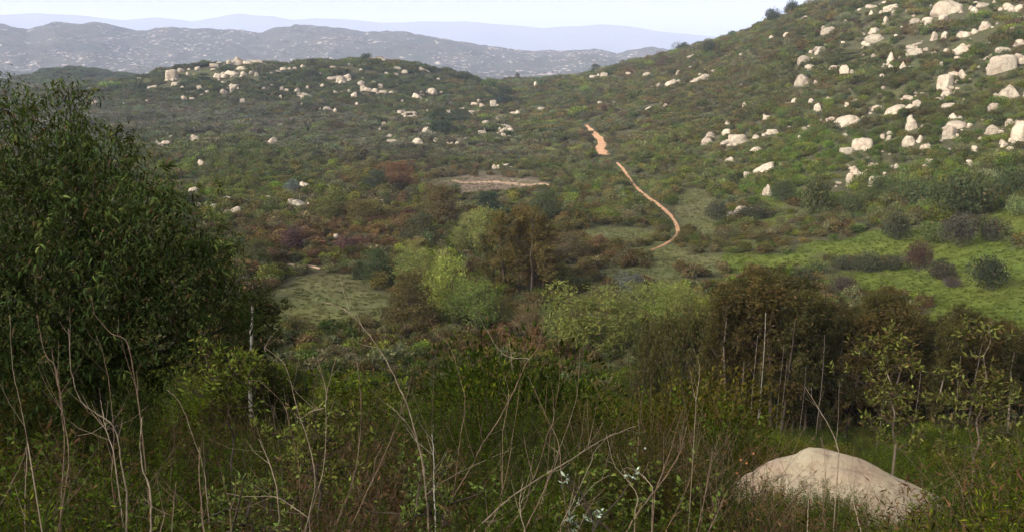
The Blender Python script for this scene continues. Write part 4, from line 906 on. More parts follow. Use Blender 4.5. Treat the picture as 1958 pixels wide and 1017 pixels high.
# ------------------------------------------------------------------ trees and lone shrubs
def limb_blocks(seed, h, nl, trunk_r, spread, mat_i=0, fork=.25, sides=6, stems=1):
    g = np.random.default_rng(seed); bl = []; tips = []
    for s_ in range(stems):
        a0 = g.uniform(0, 6.28); lean = g.uniform(.02, .16) * (2.2 if stems > 1 else 1); top = np.array([math.cos(a0) * lean, math.sin(a0) * lean, .9]) * h
        t = np.linspace(0, 1, 7)[:, None]; base = np.array([math.cos(a0), math.sin(a0), 0]) * (.08 * h if stems > 1 else 0)
        pts = base * (1 - t) + top * t + np.concatenate([g.normal(0, .012 * h, (7, 2)), np.zeros((7, 1))], 1) * t
        pts[0, 2] = -.06 * h
        bl.append((*tube(pts, trunk_r * h * (1 - .85 * t[:, 0]), sides)[:2], mat_i, None))
        for k in range(nl):
            u = fork + (1 - fork) * (k + g.random()) / nl; c = pts[0] * (1 - u) + top * u; a = g.uniform(0, 6.28); ln = spread * h * (1.05 - u * .7) * g.uniform(.6, 1.1)
            e = c + np.array([math.cos(a), math.sin(a), g.uniform(.35, .9)]) * ln; mid = (c + e) / 2 + np.array([0, 0, -.04 * h])
            bl.append((*tube([c, mid, e], [trunk_r * h * .38 * (1.15 - u), trunk_r * h * .25 * (1.1 - u), .002 * h], 4)[:2], mat_i, None)); tips.append(e); tips.append((mid + e) / 2)
        tips.append(top)
    return bl, np.array(tips)
def crown_from(tips, seed, n, leaf, rad, mat, aspect=.5, droop=0., sub=14, flat=.85):
    """leaves gathered in many small tufts round the limb ends, so that gaps stay open between them"""
    g = np.random.default_rng(seed); nt_ = len(tips) * sub; C = tips[g.integers(0, len(tips), nt_)] + rdir(g, nt_) * rad * g.random((nt_, 1)) ** .6 * np.array([1, 1, flat])
    k = g.integers(0, nt_, n); D = rdir(g, n); P = C[k] + D * (rad * .24) * g.random((n, 1)) ** .5
    dirn = unit(rdir(g, n) * .9 + D * .4 + np.array([0, 0, .3 - droop])); tuftv = g.random(nt_)
    L = leaf * g.uniform(.6, 1.4, n); V, F, var = leafquads(P, dirn, unit(rdir(g, n) + np.array([0, 0, .8])), L, L * aspect, g)
    var = np.clip(np.repeat(tuftv[k], 4) * .55 + var * .45, 0, 1); return (V, F, 0, var)
TM = {}
def tree_proto(kind, i):
    if (kind, i) in TM: return TM[(kind, i)]
    sd = {'willow': 500, 'broad_tree': 600, 'grove': 700}[kind] + i * 7
    if kind == 'willow':
        bl, tips = limb_blocks(sd, 1, 11, .014, .42, fork=.06, stems=4); tips = np.concatenate([tips, tips[::2] * [1.05, 1.05, .45] + [0, 0, .05]]); cr = crown_from(tips, sd, 8200, .034, .17, M_obj, .42, sub=16)
    elif kind == 'broad_tree':
        bl, tips = limb_blocks(sd, 1, 10, .016, .5, fork=.05, stems=4); tips = np.concatenate([tips, tips[::2] * [1.1, 1.1, .4] + [0, 0, .05]]); cr = crown_from(tips, sd, 8200, .036, .19, M_obj, .6, sub=16)
    else:
        bl, tips = limb_blocks(sd, 1, 11, .011, .17, fork=.30, stems=1, sides=5); tips = np.concatenate([tips, tips[::4] * [1.2, 1.2, .55]]); cr = crown_from(tips, sd, 9000, .0175, .085, M_obj, .4, .5, 16)
    tm = mesh_from(kind + '_trunk', bl, [M_darkbark if kind == 'broad_tree' else M_twig], True); cm = mesh_from(kind + '_crown', [cr], [M_obj])
    w_ = np.percentile(np.abs(np.array([v.co[0] for v in cm.vertices])), 97)
    TM[(kind, i)] = (tm, cm, w_); return TM[(kind, i)]
g = np.random.default_rng(77)
BIGS = [shrub_mesh('shrub', 1200 + i, 3000, .066, 8, (.7, .85, .75, .9)[i], mat=M_obj, twigs=5, aspect=.65, fill=.5) for i in range(4)]
def place_tree(name, kind, i, p, h, wd, col, lab, cat, group, rz, trunk_mat=None):
    col = np.array(col) * 1.12
    if kind == 'willow': col = col * np.array([1.02, .88, 1.0])
    if kind == 'grove' or name == 'dark_tree': col = col * np.array([.86, .86, .80])
    tm, cm, w_ = tree_proto(kind, i); e = bpy.data.objects.new(name, None); COL.objects.link(e); e.location = p; e.rotation_euler = (0, 0, rz)
    k = wd * .5 / w_; e.scale = (k, k, h); tag(e, lab, cat, group)
    t = link('trunk', tm, e); link('crown', cm, e, color=col)
    if trunk_mat: t.material_slots[0].link = 'OBJECT'; t.material_slots[0].material = trunk_mat
    return e
for n, (kd, p, r, h, wd, col, lab) in enumerate(TR):
    if kd == 'shrub':
        o = link('shrub', BIGS[n % 4], None, p - Vector((0, 0, .1)), (0, 0, g.uniform(0, 6.28)), (wd * .56, wd * .5, h * 1.15), col); tag(o, lab, 'shrub', 'larger shrubs standing by themselves in the valley')
    else:
        place_tree('willow_tree' if kd == 'willow' else 'bushy_tree', kd, n % 4, p, h, wd, col, lab, 'tree', 'willows along the creek' if kd == 'willow' else 'rounded trees of the valley', g.uniform(0, 6.28))
# slender trees: central rust-brown grove and the dark grove at right
GR = [(948, 560, 120, 44, (.070, .066, .026)), (968, 566, 165, 50, (.094, .074, .024)), (992, 562, 172, 52, (.100, .070, .024)), (1016, 568, 170, 52, (.098, .076, .026)), (1040, 560, 130, 48, (.076, .052, .030)),
      (978, 548, 130, 44, (.060, .050, .026)), (1004, 548, 160, 40, (.104, .074, .026)), (976, 470, 72, 30, (.030, .040, .022))]
ORDN = ['leftmost slender tree', 'second slender tree from the left', 'third slender tree from the left', 'tallest right-hand slender tree', 'rightmost slender tree', 'shorter olive tree in front', 'back tree', 'short dark tree behind']
for n, (bx, by, hp, wp, col) in enumerate(GR):
    p, r = hit(bx, by, 70, 400); s = math.hypot(r, p.z) / FPX
    place_tree('slender_tree', 'grove', n % 4, p, hp * s * 1.05, wp * s * 1.2, col, ORDN[n] + ' of the rust-brown grove in mid-valley', 'tree', 'rust-brown grove in mid-valley', g.uniform(0, 6.28))
tops = [(1240, 610), (1262, 602), (1285, 606), (1310, 600), (1338, 605), (1362, 600), (1390, 545), (1402, 522), (1424, 506), (1446, 500), (1470, 514), (1492, 505), (1514, 520), (1538, 530), (1562, 548), (1585, 560), (1606, 568), (1630, 572),
        (1655, 565), (1680, 548), (1700, 536), (1716, 556), (1738, 610), (1760, 604), (1784, 592), (1806, 588), (1830, 586), (1852, 580), (1876, 588), (1900, 606), (1924, 612), (1948, 606), (1975, 600), (2010, 590), (2050, 600)]
NTH = 'first second third fourth fifth sixth seventh eighth ninth tenth eleventh twelfth thirteenth fourteenth fifteenth sixteenth seventeenth eighteenth nineteenth twentieth twenty-first twenty-second twenty-third twenty-fourth twenty-fifth twenty-sixth twenty-seventh twenty-eighth twenty-ninth thirtieth'.split()
gcol = [(.062, .050, .018), (.052, .050, .018), (.074, .056, .020), (.044, .044, .016), (.068, .064, .022)]
for n, (tx, ty) in enumerate(tops):
    dark_left = tx < 1380
    for lay in range(3 if not dark_left else 1):
        r = (g.uniform(60, 67), g.uniform(69, 75), g.uniform(78, 85))[lay] if not dark_left else g.uniform(66, 76)
        x = tx + g.uniform(-6, 6) + (0, 12, -9)[lay]; top = at(x, ty + (14 if lay == 0 else 0) + g.uniform(-6, 10), r); gz = float(H(top.x, top.y)); p = Vector((top.x, top.y, gz)); h = top.z - gz
        wd = h * g.uniform(.24, .36) if not dark_left else h * g.uniform(.40, .5); col = gcol[int(g.integers(0, 5))]
        rel = ('front row', 'middle row', 'back row')[lay]; col = tuple(q * .88 for q in col)
        if dark_left:
            place_tree('dark_tree', 'broad_tree', n % 4, p, h, wd, (.056, .054, .018), ('dark bushy tree numbered from nothing'), 'tree', 'dark bushy trees left of the tall grove', g.uniform(0, 6.28))['label'] = ['leftmost', 'second from the left', 'third from the left', 'fourth from the left', 'fifth from the left', 'rightmost'][n] + ' of the dark bushy trees left of the tall grove'
        else:
            pos = 'left end' if tx < 1480 else ('left half' if tx < 1600 else ('middle, near the pointed crown' if tx < 1730 else ('right half' if tx < 1870 else 'right end')))
            pale = lay == 0 and n % 3 == 1
            place_tree('slender_tree', 'grove', n % 4, p, h, wd, col, f'{rel} slender dark tree of the tall grove, {NTH[n - 6]} from left' + (', pale trunk' if pale else ''), 'tree', 'slender trees of the tall dark grove', g.uniform(0, 6.28), M_pole if pale else None)
# bare pale poles among the trunks
for bx, y0, y1, r, wpx in ((1464, 598, 780, 58.5, 2.6), (1421, 690, 785, 58, 3), (1447, 640, 790, 59, 2.4), (1456, 700, 790, 59.5, 2.0), (1503, 690, 775, 58, 1.8), (1577, 640, 800, 57, 2.0), (1497, 660, 770, 59, 1.8), (1839, 680, 730, 56, 2.0), (1685, 780, 836, 50, 3.0), (1607, 730, 800, 57, 2.0), (1540, 700, 780, 58, 1.6), (1760, 700, 800, 56, 1.8)):
    a_, = (at(bx, y0, r),); gz = float(H(a_.x, a_.y)); n = 8; t = np.linspace(0, 1, n); rad = wpx * .30 * r / FPX
    pts = np.stack([a_.x + .06 * np.sin(t * 5 + bx), np.full(n, a_.y), a_.z + (gz - .3 - a_.z) * t], -1)
    o = link('tree_pole', mesh_from('pole', [(*tube(pts, rad * (.5 + .5 * t), 5)[:2], 0, None)], [M_pale if bx == 1464 else M_pole], True)); tag(o, f"bare pale thin trunk in front of the dark grove, {'its tall crooked one' if y0 == 598 else 'left part' if bx < 1480 else 'middle' if bx < 1620 else 'right part'}", 'trunk', f"bare thin trunks of the dark grove{' left part' if bx < 1480 else ' middle' if bx < 1620 else ' right part'}")


# ------------------------------------------------------------------ the near slope
def bush_mesh(name, seed, stems, per, L, W, ht=1.5, wd=.75, mat=None, lean=.55, low=.25, twig=M_twig, tr=.004, curve=.2, up=.8):
    """upright bush: stems fanning from the foot, each clothed with narrow leaves; metres"""
    g = np.random.default_rng(seed); bl = []; C = []; D = []
    for s_ in range(stems):
        a = g.uniform(0, 6.28); l = lean * g.random() ** .7; hh = ht * g.uniform(.6, 1.05) * (1 - .35 * (l / lean) ** 2)
        b0 = np.array([math.cos(a), math.sin(a), 0]) * wd * .3 * g.random(); tp = b0 + np.array([math.cos(a) * l * wd * 1.6, math.sin(a) * l * wd * 1.6, hh])
        t = np.linspace(0, 1, 5)[:, None]; k = g.normal(0, curve * .25, 3) * [1, 1, .2]; pts = b0 * (1 - t) + tp * t + k * np.sin(t * 3.1); pts[0, 2] -= .15
        bl.append((*tube(pts, tr * (1.15 - t[:, 0]), 3)[:2], 1, None))
        n = int(per * g.uniform(.7, 1.3)); u = low + (1 - low) * g.random(n) ** .8; c = np.stack([np.interp(u, t[:, 0], pts[:, q]) for q in range(3)], -1)
        ax = unit(tp - b0); side = rdir(g, n); side -= ax * (side @ ax)[:, None]; off = g.random((n, 1)) ** 1.5 * .13 * (1.1 - u[:, None])
        C.append(c + side * off); D.append(unit(ax * up * .6 + side * .8 + rdir(g, n) * .55))
    C = np.concatenate(C); D = np.concatenate(D); n = len(C); Ls = L * g.uniform(.6, 1.4, n)
    V, F, v = leafquads(C, D, unit(rdir(g, n)), Ls, Ls * W, g); bl.append((V, F, 0, v))
    return mesh_from(name, bl, [mat or M_near, twig])
broom = [bush_mesh('bush', 800 + i, 105, 84, .036, .22, 1.5, .75, lean=.6) for i in range(3)]
leafy = [bush_mesh('bush', 820 + i, 34, 50, .045, .55, 1.3, .6, lean=.7, low=.35, up=.5) for i in range(2)]
dryb = [bush_mesh('bush', 840 + i, 90, 14, .05, .2, 1.2, .7, lean=.8, twig=M_deadred, tr=.0035, curve=.6) for i in range(2)]
near_meshes = broom + leafy + dryb
near_inst = []
lump = [shrub_mesh('bush', 860 + i, 6500, .040, 8, (.8, .95, 1.1)[i], mat=M_near, twigs=8, aspect=.4, fill=.3, up=.7) for i in range(3)]
near_meshes += lump
for m_ in near_meshes:
    c_ = m_.copy(); c_.materials[0] = M_near_i; near_inst.append(c_)
coll_nb = proto_collection('near_bush_shapes', near_inst)
# silhouette of the near brush in the photograph (bare height above the slope follows from it)
PX = [-300, 0, 130, 220, 420, 520, 620, 800, 900, 1000, 1100, 1200, 1300, 1400, 1500, 1600, 1700, 1958, 2300]
PY = [680, 690, 690, 770, 780, 800, 760, 735, 700, 725, 750, 775, 775, 800, 830, 880, 850, 850, 850]
NEARCOL = [(.070, .106, .009), (.046, .072, .008), (.104, .128, .010), (.034, .054, .008), (.088, .074, .012), (.062, .092, .010)]
g = np.random.default_rng(900)
cnt = 0
NB = [(22, 62, 3.2, 5.2, 0), (60, 150, 5.2, 8.5, 1), (90, 110, 8.5, 14.5, 2)]
for a0, n_try, r0, r1, zone in NB:
    for q in range(n_try):
        r = math.sqrt(g.uniform(r0 * r0, r1 * r1)); px0 = g.uniform(-220, 2180)
        d = rays(px0, 850); az = math.atan2(d[0], d[1]); x, y = r * math.sin(az), r * math.cos(az); z = float(H(x, y))
        lim = np.interp(px0, PX, PY)
        if zone == 0: ty = g.uniform(905, 1010)
        elif zone == 1: ty = max(lim + 25, g.uniform(800, 940))
        else: ty = lim + abs(g.normal(0, 34)) + 75 * (float(vnoise(px0 / 85., 3.3, 5)) - .35)
        if 1370 < px0 < 1860: 
            if zone == 0: ty = g.uniform(985, 1060)
            if zone == 1: ty = g.uniform(900, 985) if px0 < 1580 else g.uniform(965, 1030)
            if zone == 2 and r < 12.5: continue
        dd = rays(px0, ty); tz = dd[2] / math.hypot(dd[0], dd[1]) * r; h = tz - z
        if h < .3: continue
        h = min(h, 2.7); left = px0 < 560
        k = int(g.integers(0, 3)) if g.random() < .74 else (3 + int(g.integers(0, 2)) if g.random() < .45 else 5 + int(g.integers(0, 2)))
        if 560 < px0 < 880 and zone < 2 and g.random() < .5: k = 5 + int(g.integers(0, 2))
        col = np.array(NEARCOL[int(g.integers(0, 6))]) * g.uniform(.55, 1.1)
        if k >= 5: col = np.array((.14, .075, .036)) * g.uniform(.6, 1.1)
        if k in (3, 4): col = np.array((.115, .150, .030)) * g.uniform(.7, 1.15)
        if zone == 0: col = col * 1.05
        sc_ = h / (1.5, 1.5, 1.5, 1.3, 1.3, 1.2, 1.2)[k]; sw = min(max(sc_, .55), 1.5)
        o = link('bush', near_meshes[k], None, (x, y, z - .03), (g.normal(0, .07), g.normal(0, .07), g.uniform(0, 6.28)), (sw, sw, sc_), col)
        what = 'fine-leaved olive-green bush' if k < 3 else ('light green broad-leaved bush' if k < 5 else 'half-dry reddish twiggy bush')
        wh = ('left' if px0 < 500 else 'left of centre' if px0 < 850 else 'centre' if px0 < 1150 else 'right of centre' if px0 < 1450 else 'right')
        dz = ('nearest brush', 'near brush', 'outer near brush')[zone]
        tag(o, f'{what}, {dz}, {wh}', 'bush', f'{what}, {dz}, {wh}'); o['_px'] = px0; cnt += 1
gr_ = {}
for o in COL.objects:
    if '_px' in o: gr_.setdefault(o['label'], []).append(o)
NTH += ['last'] * 20
for l_, os_ in gr_.items():
    os_.sort(key=lambda o: o['_px'])
    for q_, o in enumerate(os_):
        if len(os_) > 1: o['label'] = f'{l_}, {NTH[min(q_, 29)]} from left'
        del o['_px']
# slope brush further down: one mass
X, Y, g2 = ring(13.5, 80, 1.12, 40, 907)
r = np.hypot(X, Y); Z = H(X, Y); px, py = project(np.stack([X, Y, Z], -1))
k = (g2.random(len(X)) < np.where(r > 58, .75, 1.)) & ~((px > 1380) & (r > 56) & (g2.random(len(X)) < .5)) & ((fbm(X / 2.6, Y / 2.6, 611, 2) > .36) | (g2.random(len(X)) < .25))
X, Y, Z, px, py, r = X[k], Y[k], Z[k], px[k], py[k], r[k]; n = len(X)
cl = fbm(X / 5, Y / 5, 412, 2); ii = np.where(cl + .25 * g2.random(n) < .44, g2.integers(0, 3, n), g2.integers(7, 10, n)); ii = np.where(g2.random(n) < .1, g2.integers(3, 7, n), ii)
c = np.array(NEARCOL)[np.clip((fbm(X / 3.5, Y / 3.5, 415, 2) * 8 - 1 + g2.normal(0, .7, n)).astype(int), 0, 5)] * g2.uniform(.65, 1.3, n)[:, None] * (.7 + .6 * fbm(X / 4, Y / 4, 12, 2))[:, None]
c = np.where(((ii == 5) | (ii == 6))[:, None], np.array([[.10, .062, .036]]) * g2.uniform(.6, 1.1, n)[:, None], c)
sz = g2.uniform(.8, 1.75, n) * np.where((px > 1385) & (r < 30), .5, np.where(px > 1385, .68, 1)) * (.15 + 1.6 * fbm(X / 4.5, Y / 4.5, 19, 2)) * np.where(r > 40, 1.15, 1)
o = scatter('slope_brush', np.stack([X, Y, Z - .05], -1), np.stack([g2.normal(0, .08, n), g2.normal(0, .08, n), g2.uniform(0, 6.28, n)], -1), np.stack([sz * 1.1, sz * 1.1, sz], -1), ii, c, coll_nb)
tag(o, 'unbroken green brush falling away down the near slope', 'brush', kind='stuff')

# the tall sumac at the left, built limb by limb
def blob_points(blobs, n, g, fill=.35):
    wts = np.array([b[2] ** 2.0 for b in blobs], float); wts /= wts.sum(); k = g.choice(len(blobs), n, p=wts); D = rdir(g, n)
    C = np.array([at(b[0], b[1], b[3])[:] for b in blobs]); rad = np.array([b[2] / FPX * b[3] for b in blobs])
    return C[k] + D * (rad[k] * (fill + (1 - fill) * g.random(n) ** .6) * (1 + .3 * np.abs(g.normal(size=n)) * (g.random(n) < .3)))[:, None] * np.array([1, .9, 1]), D
def sumac():
    g = np.random.default_rng(33)
    blobs = [(25, 215, 52, 10.2), (126, 215, 50, 10), (130, 168, 22, 10), (60, 300, 110, 9.9), (205, 300, 62, 9.7), (150, 360, 120, 9.5), (250, 400, 95, 9.3), (30, 430, 150, 9.4), (330, 440, 85, 9.1), (390, 490, 72, 9.2), (200, 500, 150, 8.9),
             (440, 560, 55, 9.4), (330, 560, 105, 8.9), (90, 590, 150, 8.8), (250, 640, 120, 8.8), (400, 640, 80, 9.1), (-90, 400, 160, 9.6), (-120, 600, 160, 9.2), (480, 600, 32, 9.6), (60, 700, 120, 8.8), (220, 740, 90, 8.8)]
    base = at(205, 900, 9.7); base.z = float(H(base.x, base.y)) - .1
    e = bpy.data.objects.new('sumac_tree', None); COL.objects.link(e); e.location = base
    tag(e, 'big dark sumac with drooping lance-shaped leaves filling the left of the view', 'tree')
    b = np.array(base[:]); ctr = [np.array(at(x, y, r)[:]) for x, y, _, r in blobs]
    hub = np.array(at(190, 690, 9.5)[:])
    t = np.linspace(0, 1, 6)[:, None]; pts = b * (1 - t) + hub * t + np.array([.12, .05, 0]) * np.sin(t * 4)
    link('trunk', mesh_from('trunk', [(*tube(pts - b, .09 - .03 * t[:, 0], 8)[:2], 0, None)], [M_darkbark], True), e)
    for c in ctr:
        mid = (hub + c) / 2 + g.normal(0, .12, 3) - np.array([0, 0, .15]); q = np.linspace(0, 1, 7)[:, None]
        pts = hub * (1 - q) ** 2 + 2 * mid * q * (1 - q) + c * q * q; bl = [(*tube(pts - b, .034 * (1.15 - q[:, 0]), 5)[:2], 0, None)]
        for s_ in range(6):
            u = g.uniform(.4, 1); p0 = hub * (1 - u) ** 2 + 2 * mid * u * (1 - u) + c * u * u; p1 = p0 + rdir(g, 1)[0] * .45 + np.array([0, 0, .18]); bl.append((*tube(np.stack([p0, (p0 + p1) / 2 + g.normal(0, .04, 3), p1]) - b, [.011, .008, .004], 4)[:2], 0, None))
        link('branch', mesh_from('branch', bl, [M_darkbark], True), e)
    n = 4700; P, D = blob_points(blobs, n, g, .40); per = 9
    # keep the spray centres off the ground
    P = P[P[:, 2] > H(P[:, 0], P[:, 1]) + .3]; n = len(P)
    C = np.repeat(P, per, 0) + g.normal(0, .045, (n * per, 3)); DD = unit(rdir(g, n * per) * np.array([1, 1, .5]) + np.array([0, 0, .25])); top = np.repeat(P[:, 2] > -2.0, per)
    V, F, v = drooping(C, DD, .080 * g.uniform(.6, 1.3, n * per), .017, g, .85); tv = np.repeat(np.repeat(g.random(n), per), 8); v = v * .55 + tv * .45
    f = link('foliage', mesh_from('foliage', [(V - b, F, 0, v)], [M_near]), e, color=(.052, .076, .022)); tag(f, kind='stuff')
    # single sprays that stand out on the side that faces the valley slope
    SP = []
    for q in range(4):
        m = 11; th = g.uniform(0, 6.28, m); d = unit(np.stack([np.cos(th), np.sin(th), g.uniform(.1, .9, m)], -1)); ax = np.linspace(0, 1, m)[:, None] * np.array([[0, 0, .12]])
        V, F, v = drooping(ax, d, .115 * g.uniform(.7, 1.2, m), .025, g, .95); tv_, tf_, _ = tube([(0, 0, -.12), (.005, 0, 0), (0, 0, .12)], [.004, .003, .002], 4)
        SP.append(mesh_from('leaf_spray', [(V, F, 0, v), (tv_, tf_, 1, None)], [M_near, M_twig]))
    P, D = blob_points(blobs, 900, g, .95); sel = P[(D[:, 1] < .15) & (P[:, 2] > H(P[:, 0], P[:, 1]) + .5) & (P[:, 0] > -6)][:285]
    for p in sel:
        o = link('leaf_spray', SP[int(g.integers(0, 4))], e, p - b, (g.normal(0, .5), g.normal(0, .5), g.uniform(0, 6.28)), g.uniform(.6, 1.05), np.array((.085, .108, .028)) * g.uniform(.75, 1.35))
sumac()
# dark small tree with a white dead stem, right of the sumac
p0 = at(488, 760, 15.5); p0.z = float(H(p0.x, p0.y)); hgt = at(488, 525, 15.5).z - p0.z
place_tree('dark_tree', 'grove', 1, p0, hgt, hgt * .36, (.034, .036, .016), 'thin dark tree just right of the big sumac', 'tree', None, 1.0)
p1 = at(455, 760, 16.5); p1.z = float(H(p1.x, p1.y)); hgt = at(455, 560, 16.5).z - p1.z
place_tree('dark_tree', 'grove', 2, p1, hgt, hgt * .4, (.050, .036, .018), 'reddish dark tree half hidden by the big sumac', 'tree', None, 2.0)
def stem_obj(name, pts, rad, mat, label, cat, group=None, extra=None, parent=None):
    pts = np.asarray(pts, float); b = pts[-1].copy()
    bl = [(*tube(pts - b, rad, 6)[:2], 0, None)]
    if extra: bl += [(v - b, f, m, a) for v, f, m, a in extra]
    o = link(name, mesh_from(name, bl, [mat, M_near], True), parent, tuple(b)); 
    return tag(o, label, cat, group)
def smooth_poly(P, n=6):
    P = [tuple(p) for p in P]
    return densify(P, n) if len(P) > 2 else np.array([np.array(P[0]) + (np.array(P[1]) - np.array(P[0])) * t for t in np.linspace(0, 1, n)])
w_ = smooth_poly([(482, 585), (483, 610), (480, 632), (481, 652), (478, 740), (480, 800)])
stem_obj('dead_stem', [at(x, y, 14.6)[:] for x, y in w_], np.linspace(.016, .03, len(w_)), M_pale, 'white bare dead stem standing before the thin dark tree', 'stem')

# dry stalks of the foreground, each one traced where it stands
ST = []
def S_(ox, lst):
    for lab, w, r, mat, pts in lst: ST.append((lab, w, r, mat, [(ox + x / 2.439, 600 + y / 2.439) for x, y in pts]))
d_, e_ = M_dead, M_deadred
S_(600, [('longest pale stalk arching up to the left above the brush', 6.5, 3.9, d_, [(42, -53), (100, -40), (170, 0), (260, 100), (340, 220), (400, 345), (440, 440), (480, 580), (510, 700), (525, 850), (535, 1010)]),
 ('thin pale stalk merging with the longest arching one', 4, 3.8, d_, [(340, 415), (400, 470), (470, 570), (505, 700), (530, 900)]),
 ('brown stalk crossing the longest arching one', 4, 3.6, e_, [(455, 290), (430, 400), (370, 560), (290, 740), (165, 1010)]),
 ('tall weak stalk wandering up left of centre', 3.4, 4.4, e_, [(540, 20), (570, 90), (620, 130), (650, 190), (690, 330), (705, 420), (680, 600), (650, 830), (600, 1010)]),
 ('pale sagging tendril hung like a smile at centre', 3.2, 4.1, d_, [(810, 75), (850, 150), (910, 200), (985, 205), (1005, 210)]),
 ('long leaning stalk with a curved tip right of centre', 5, 4.1, e_, [(1075, 0), (1050, 140), (985, 240), (950, 320), (870, 480), (790, 600), (740, 700), (640, 870), (590, 1010)]),
 ('short thin stalk between the tendril and the curved tip', 2.5, 4.4, e_, [(905, 80), (920, 190), (925, 260)]),
 ('thick bent stalk reaching far right with a blunt end', 6, 3.6, d_, [(1500, 522), (1400, 560), (1320, 600), (1180, 690), (1060, 760), (900, 870), (750, 1010)]),
 ('stalk forking down from the thick bent one', 4.5, 3.5, d_, [(1385, 560), (1310, 640), (1290, 700), (1220, 850), (1140, 1010)]),
 ('hooked stalk hanging below the thick bent one', 4, 3.5, d_, [(1365, 560), (1400, 700), (1460, 770), (1510, 850), (1500, 910)]),
 ('low curved stalk below the thick bent one', 4, 3.4, d_, [(1380, 750), (1300, 800), (1230, 890), (1150, 1000)]),
 ('thick pinkish stalk leaning right at right of centre', 6, 3.5, e_, [(1740, 520), (1700, 660), (1610, 800), (1530, 900), (1460, 1010)]),
 ('thin stalk beside the thick pinkish one', 3, 3.6, e_, [(1720, 440), (1680, 580), (1640, 700), (1590, 820)]),
 ('small looping stalk left of the thick pinkish one', 3.6, 3.6, d_, [(1430, 740), (1460, 715), (1520, 740), (1580, 805)]),
 ('upright wavy stalk in the centre tangle', 4.5, 3.8, e_, [(1110, 320), (1120, 480), (1090, 560), (1050, 700), (1010, 800), (980, 900), (890, 1010)]),
 ('tall thin straight stalk rising above the centre tangle', 2.8, 4.2, d_, [(1240, 180), (1230, 350), (1200, 480), (1110, 720), (1070, 850), (1020, 1010)]),
 ('faint stalk left of the tall thin straight one', 2.4, 4.3, e_, [(1140, 120), (1145, 300), (1100, 600), (1085, 800), (1030, 1010)]),
 ('leaning brown stalk in the middle of the tangle', 4, 3.7, e_, [(960, 330), (930, 560), (890, 780), (820, 1010)]),
 ('dark stalk falling to the right through the tangle', 5, 3.6, e_, [(1000, 290), (1080, 470), (1140, 600), (1160, 800), (1190, 1010)]),
 ('short broken stalk with a bent top in the tangle', 5, 3.3, e_, [(1120, 640), (1140, 660), (1060, 850), (980, 1010)]),
 ('short white bare twig left of centre', 5, 3.8, M_pale, [(550, 560), (560, 680), (560, 800), (565, 900)]),
 ('thin twig standing against the dark hollow', 2.4, 5, d_, [(1770, 160), (1800, 250), (1790, 350), (1780, 420)]),
 ('thin upright stalk at right of the tangle', 3.4, 3.7, e_, [(1860, 640), (1830, 820), (1790, 1000)]),
 ('slim stalk curving left at right of the tangle', 3.4, 3.6, e_, [(1780, 700), (1720, 860), (1640, 1010)]),
 ('fine stalk curving down left of the longest one', 3, 3.9, e_, [(175, 110), (205, 250), (220, 480), (190, 740), (90, 1010)]),
 ('faint long stalk lying low from lower left to centre', 2.6, 3.8, d_, [(910, 635), (780, 690), (560, 810), (380, 1010)]),
 ('green-tipped thin stalk near the centre', 2.6, 4, e_, [(890, 290), (910, 370), (900, 450), (880, 560)]),
 ('short leaning stalk low at the centre', 3.4, 3.3, e_, [(880, 850), (850, 930), (800, 1010)]),
 ('pale curved stalk at the bottom centre', 4, 3.2, d_, [(975, 780), (960, 900), (985, 1010)]),
 ('low stalk leaning right below the looping one', 3, 3.3, e_, [(1330, 830), (1270, 930), (1230, 1010)]),
 ('last thin stalk before the pale boulder', 3, 3.5, e_, [(1930, 820), (1880, 930), (1840, 1010)])])
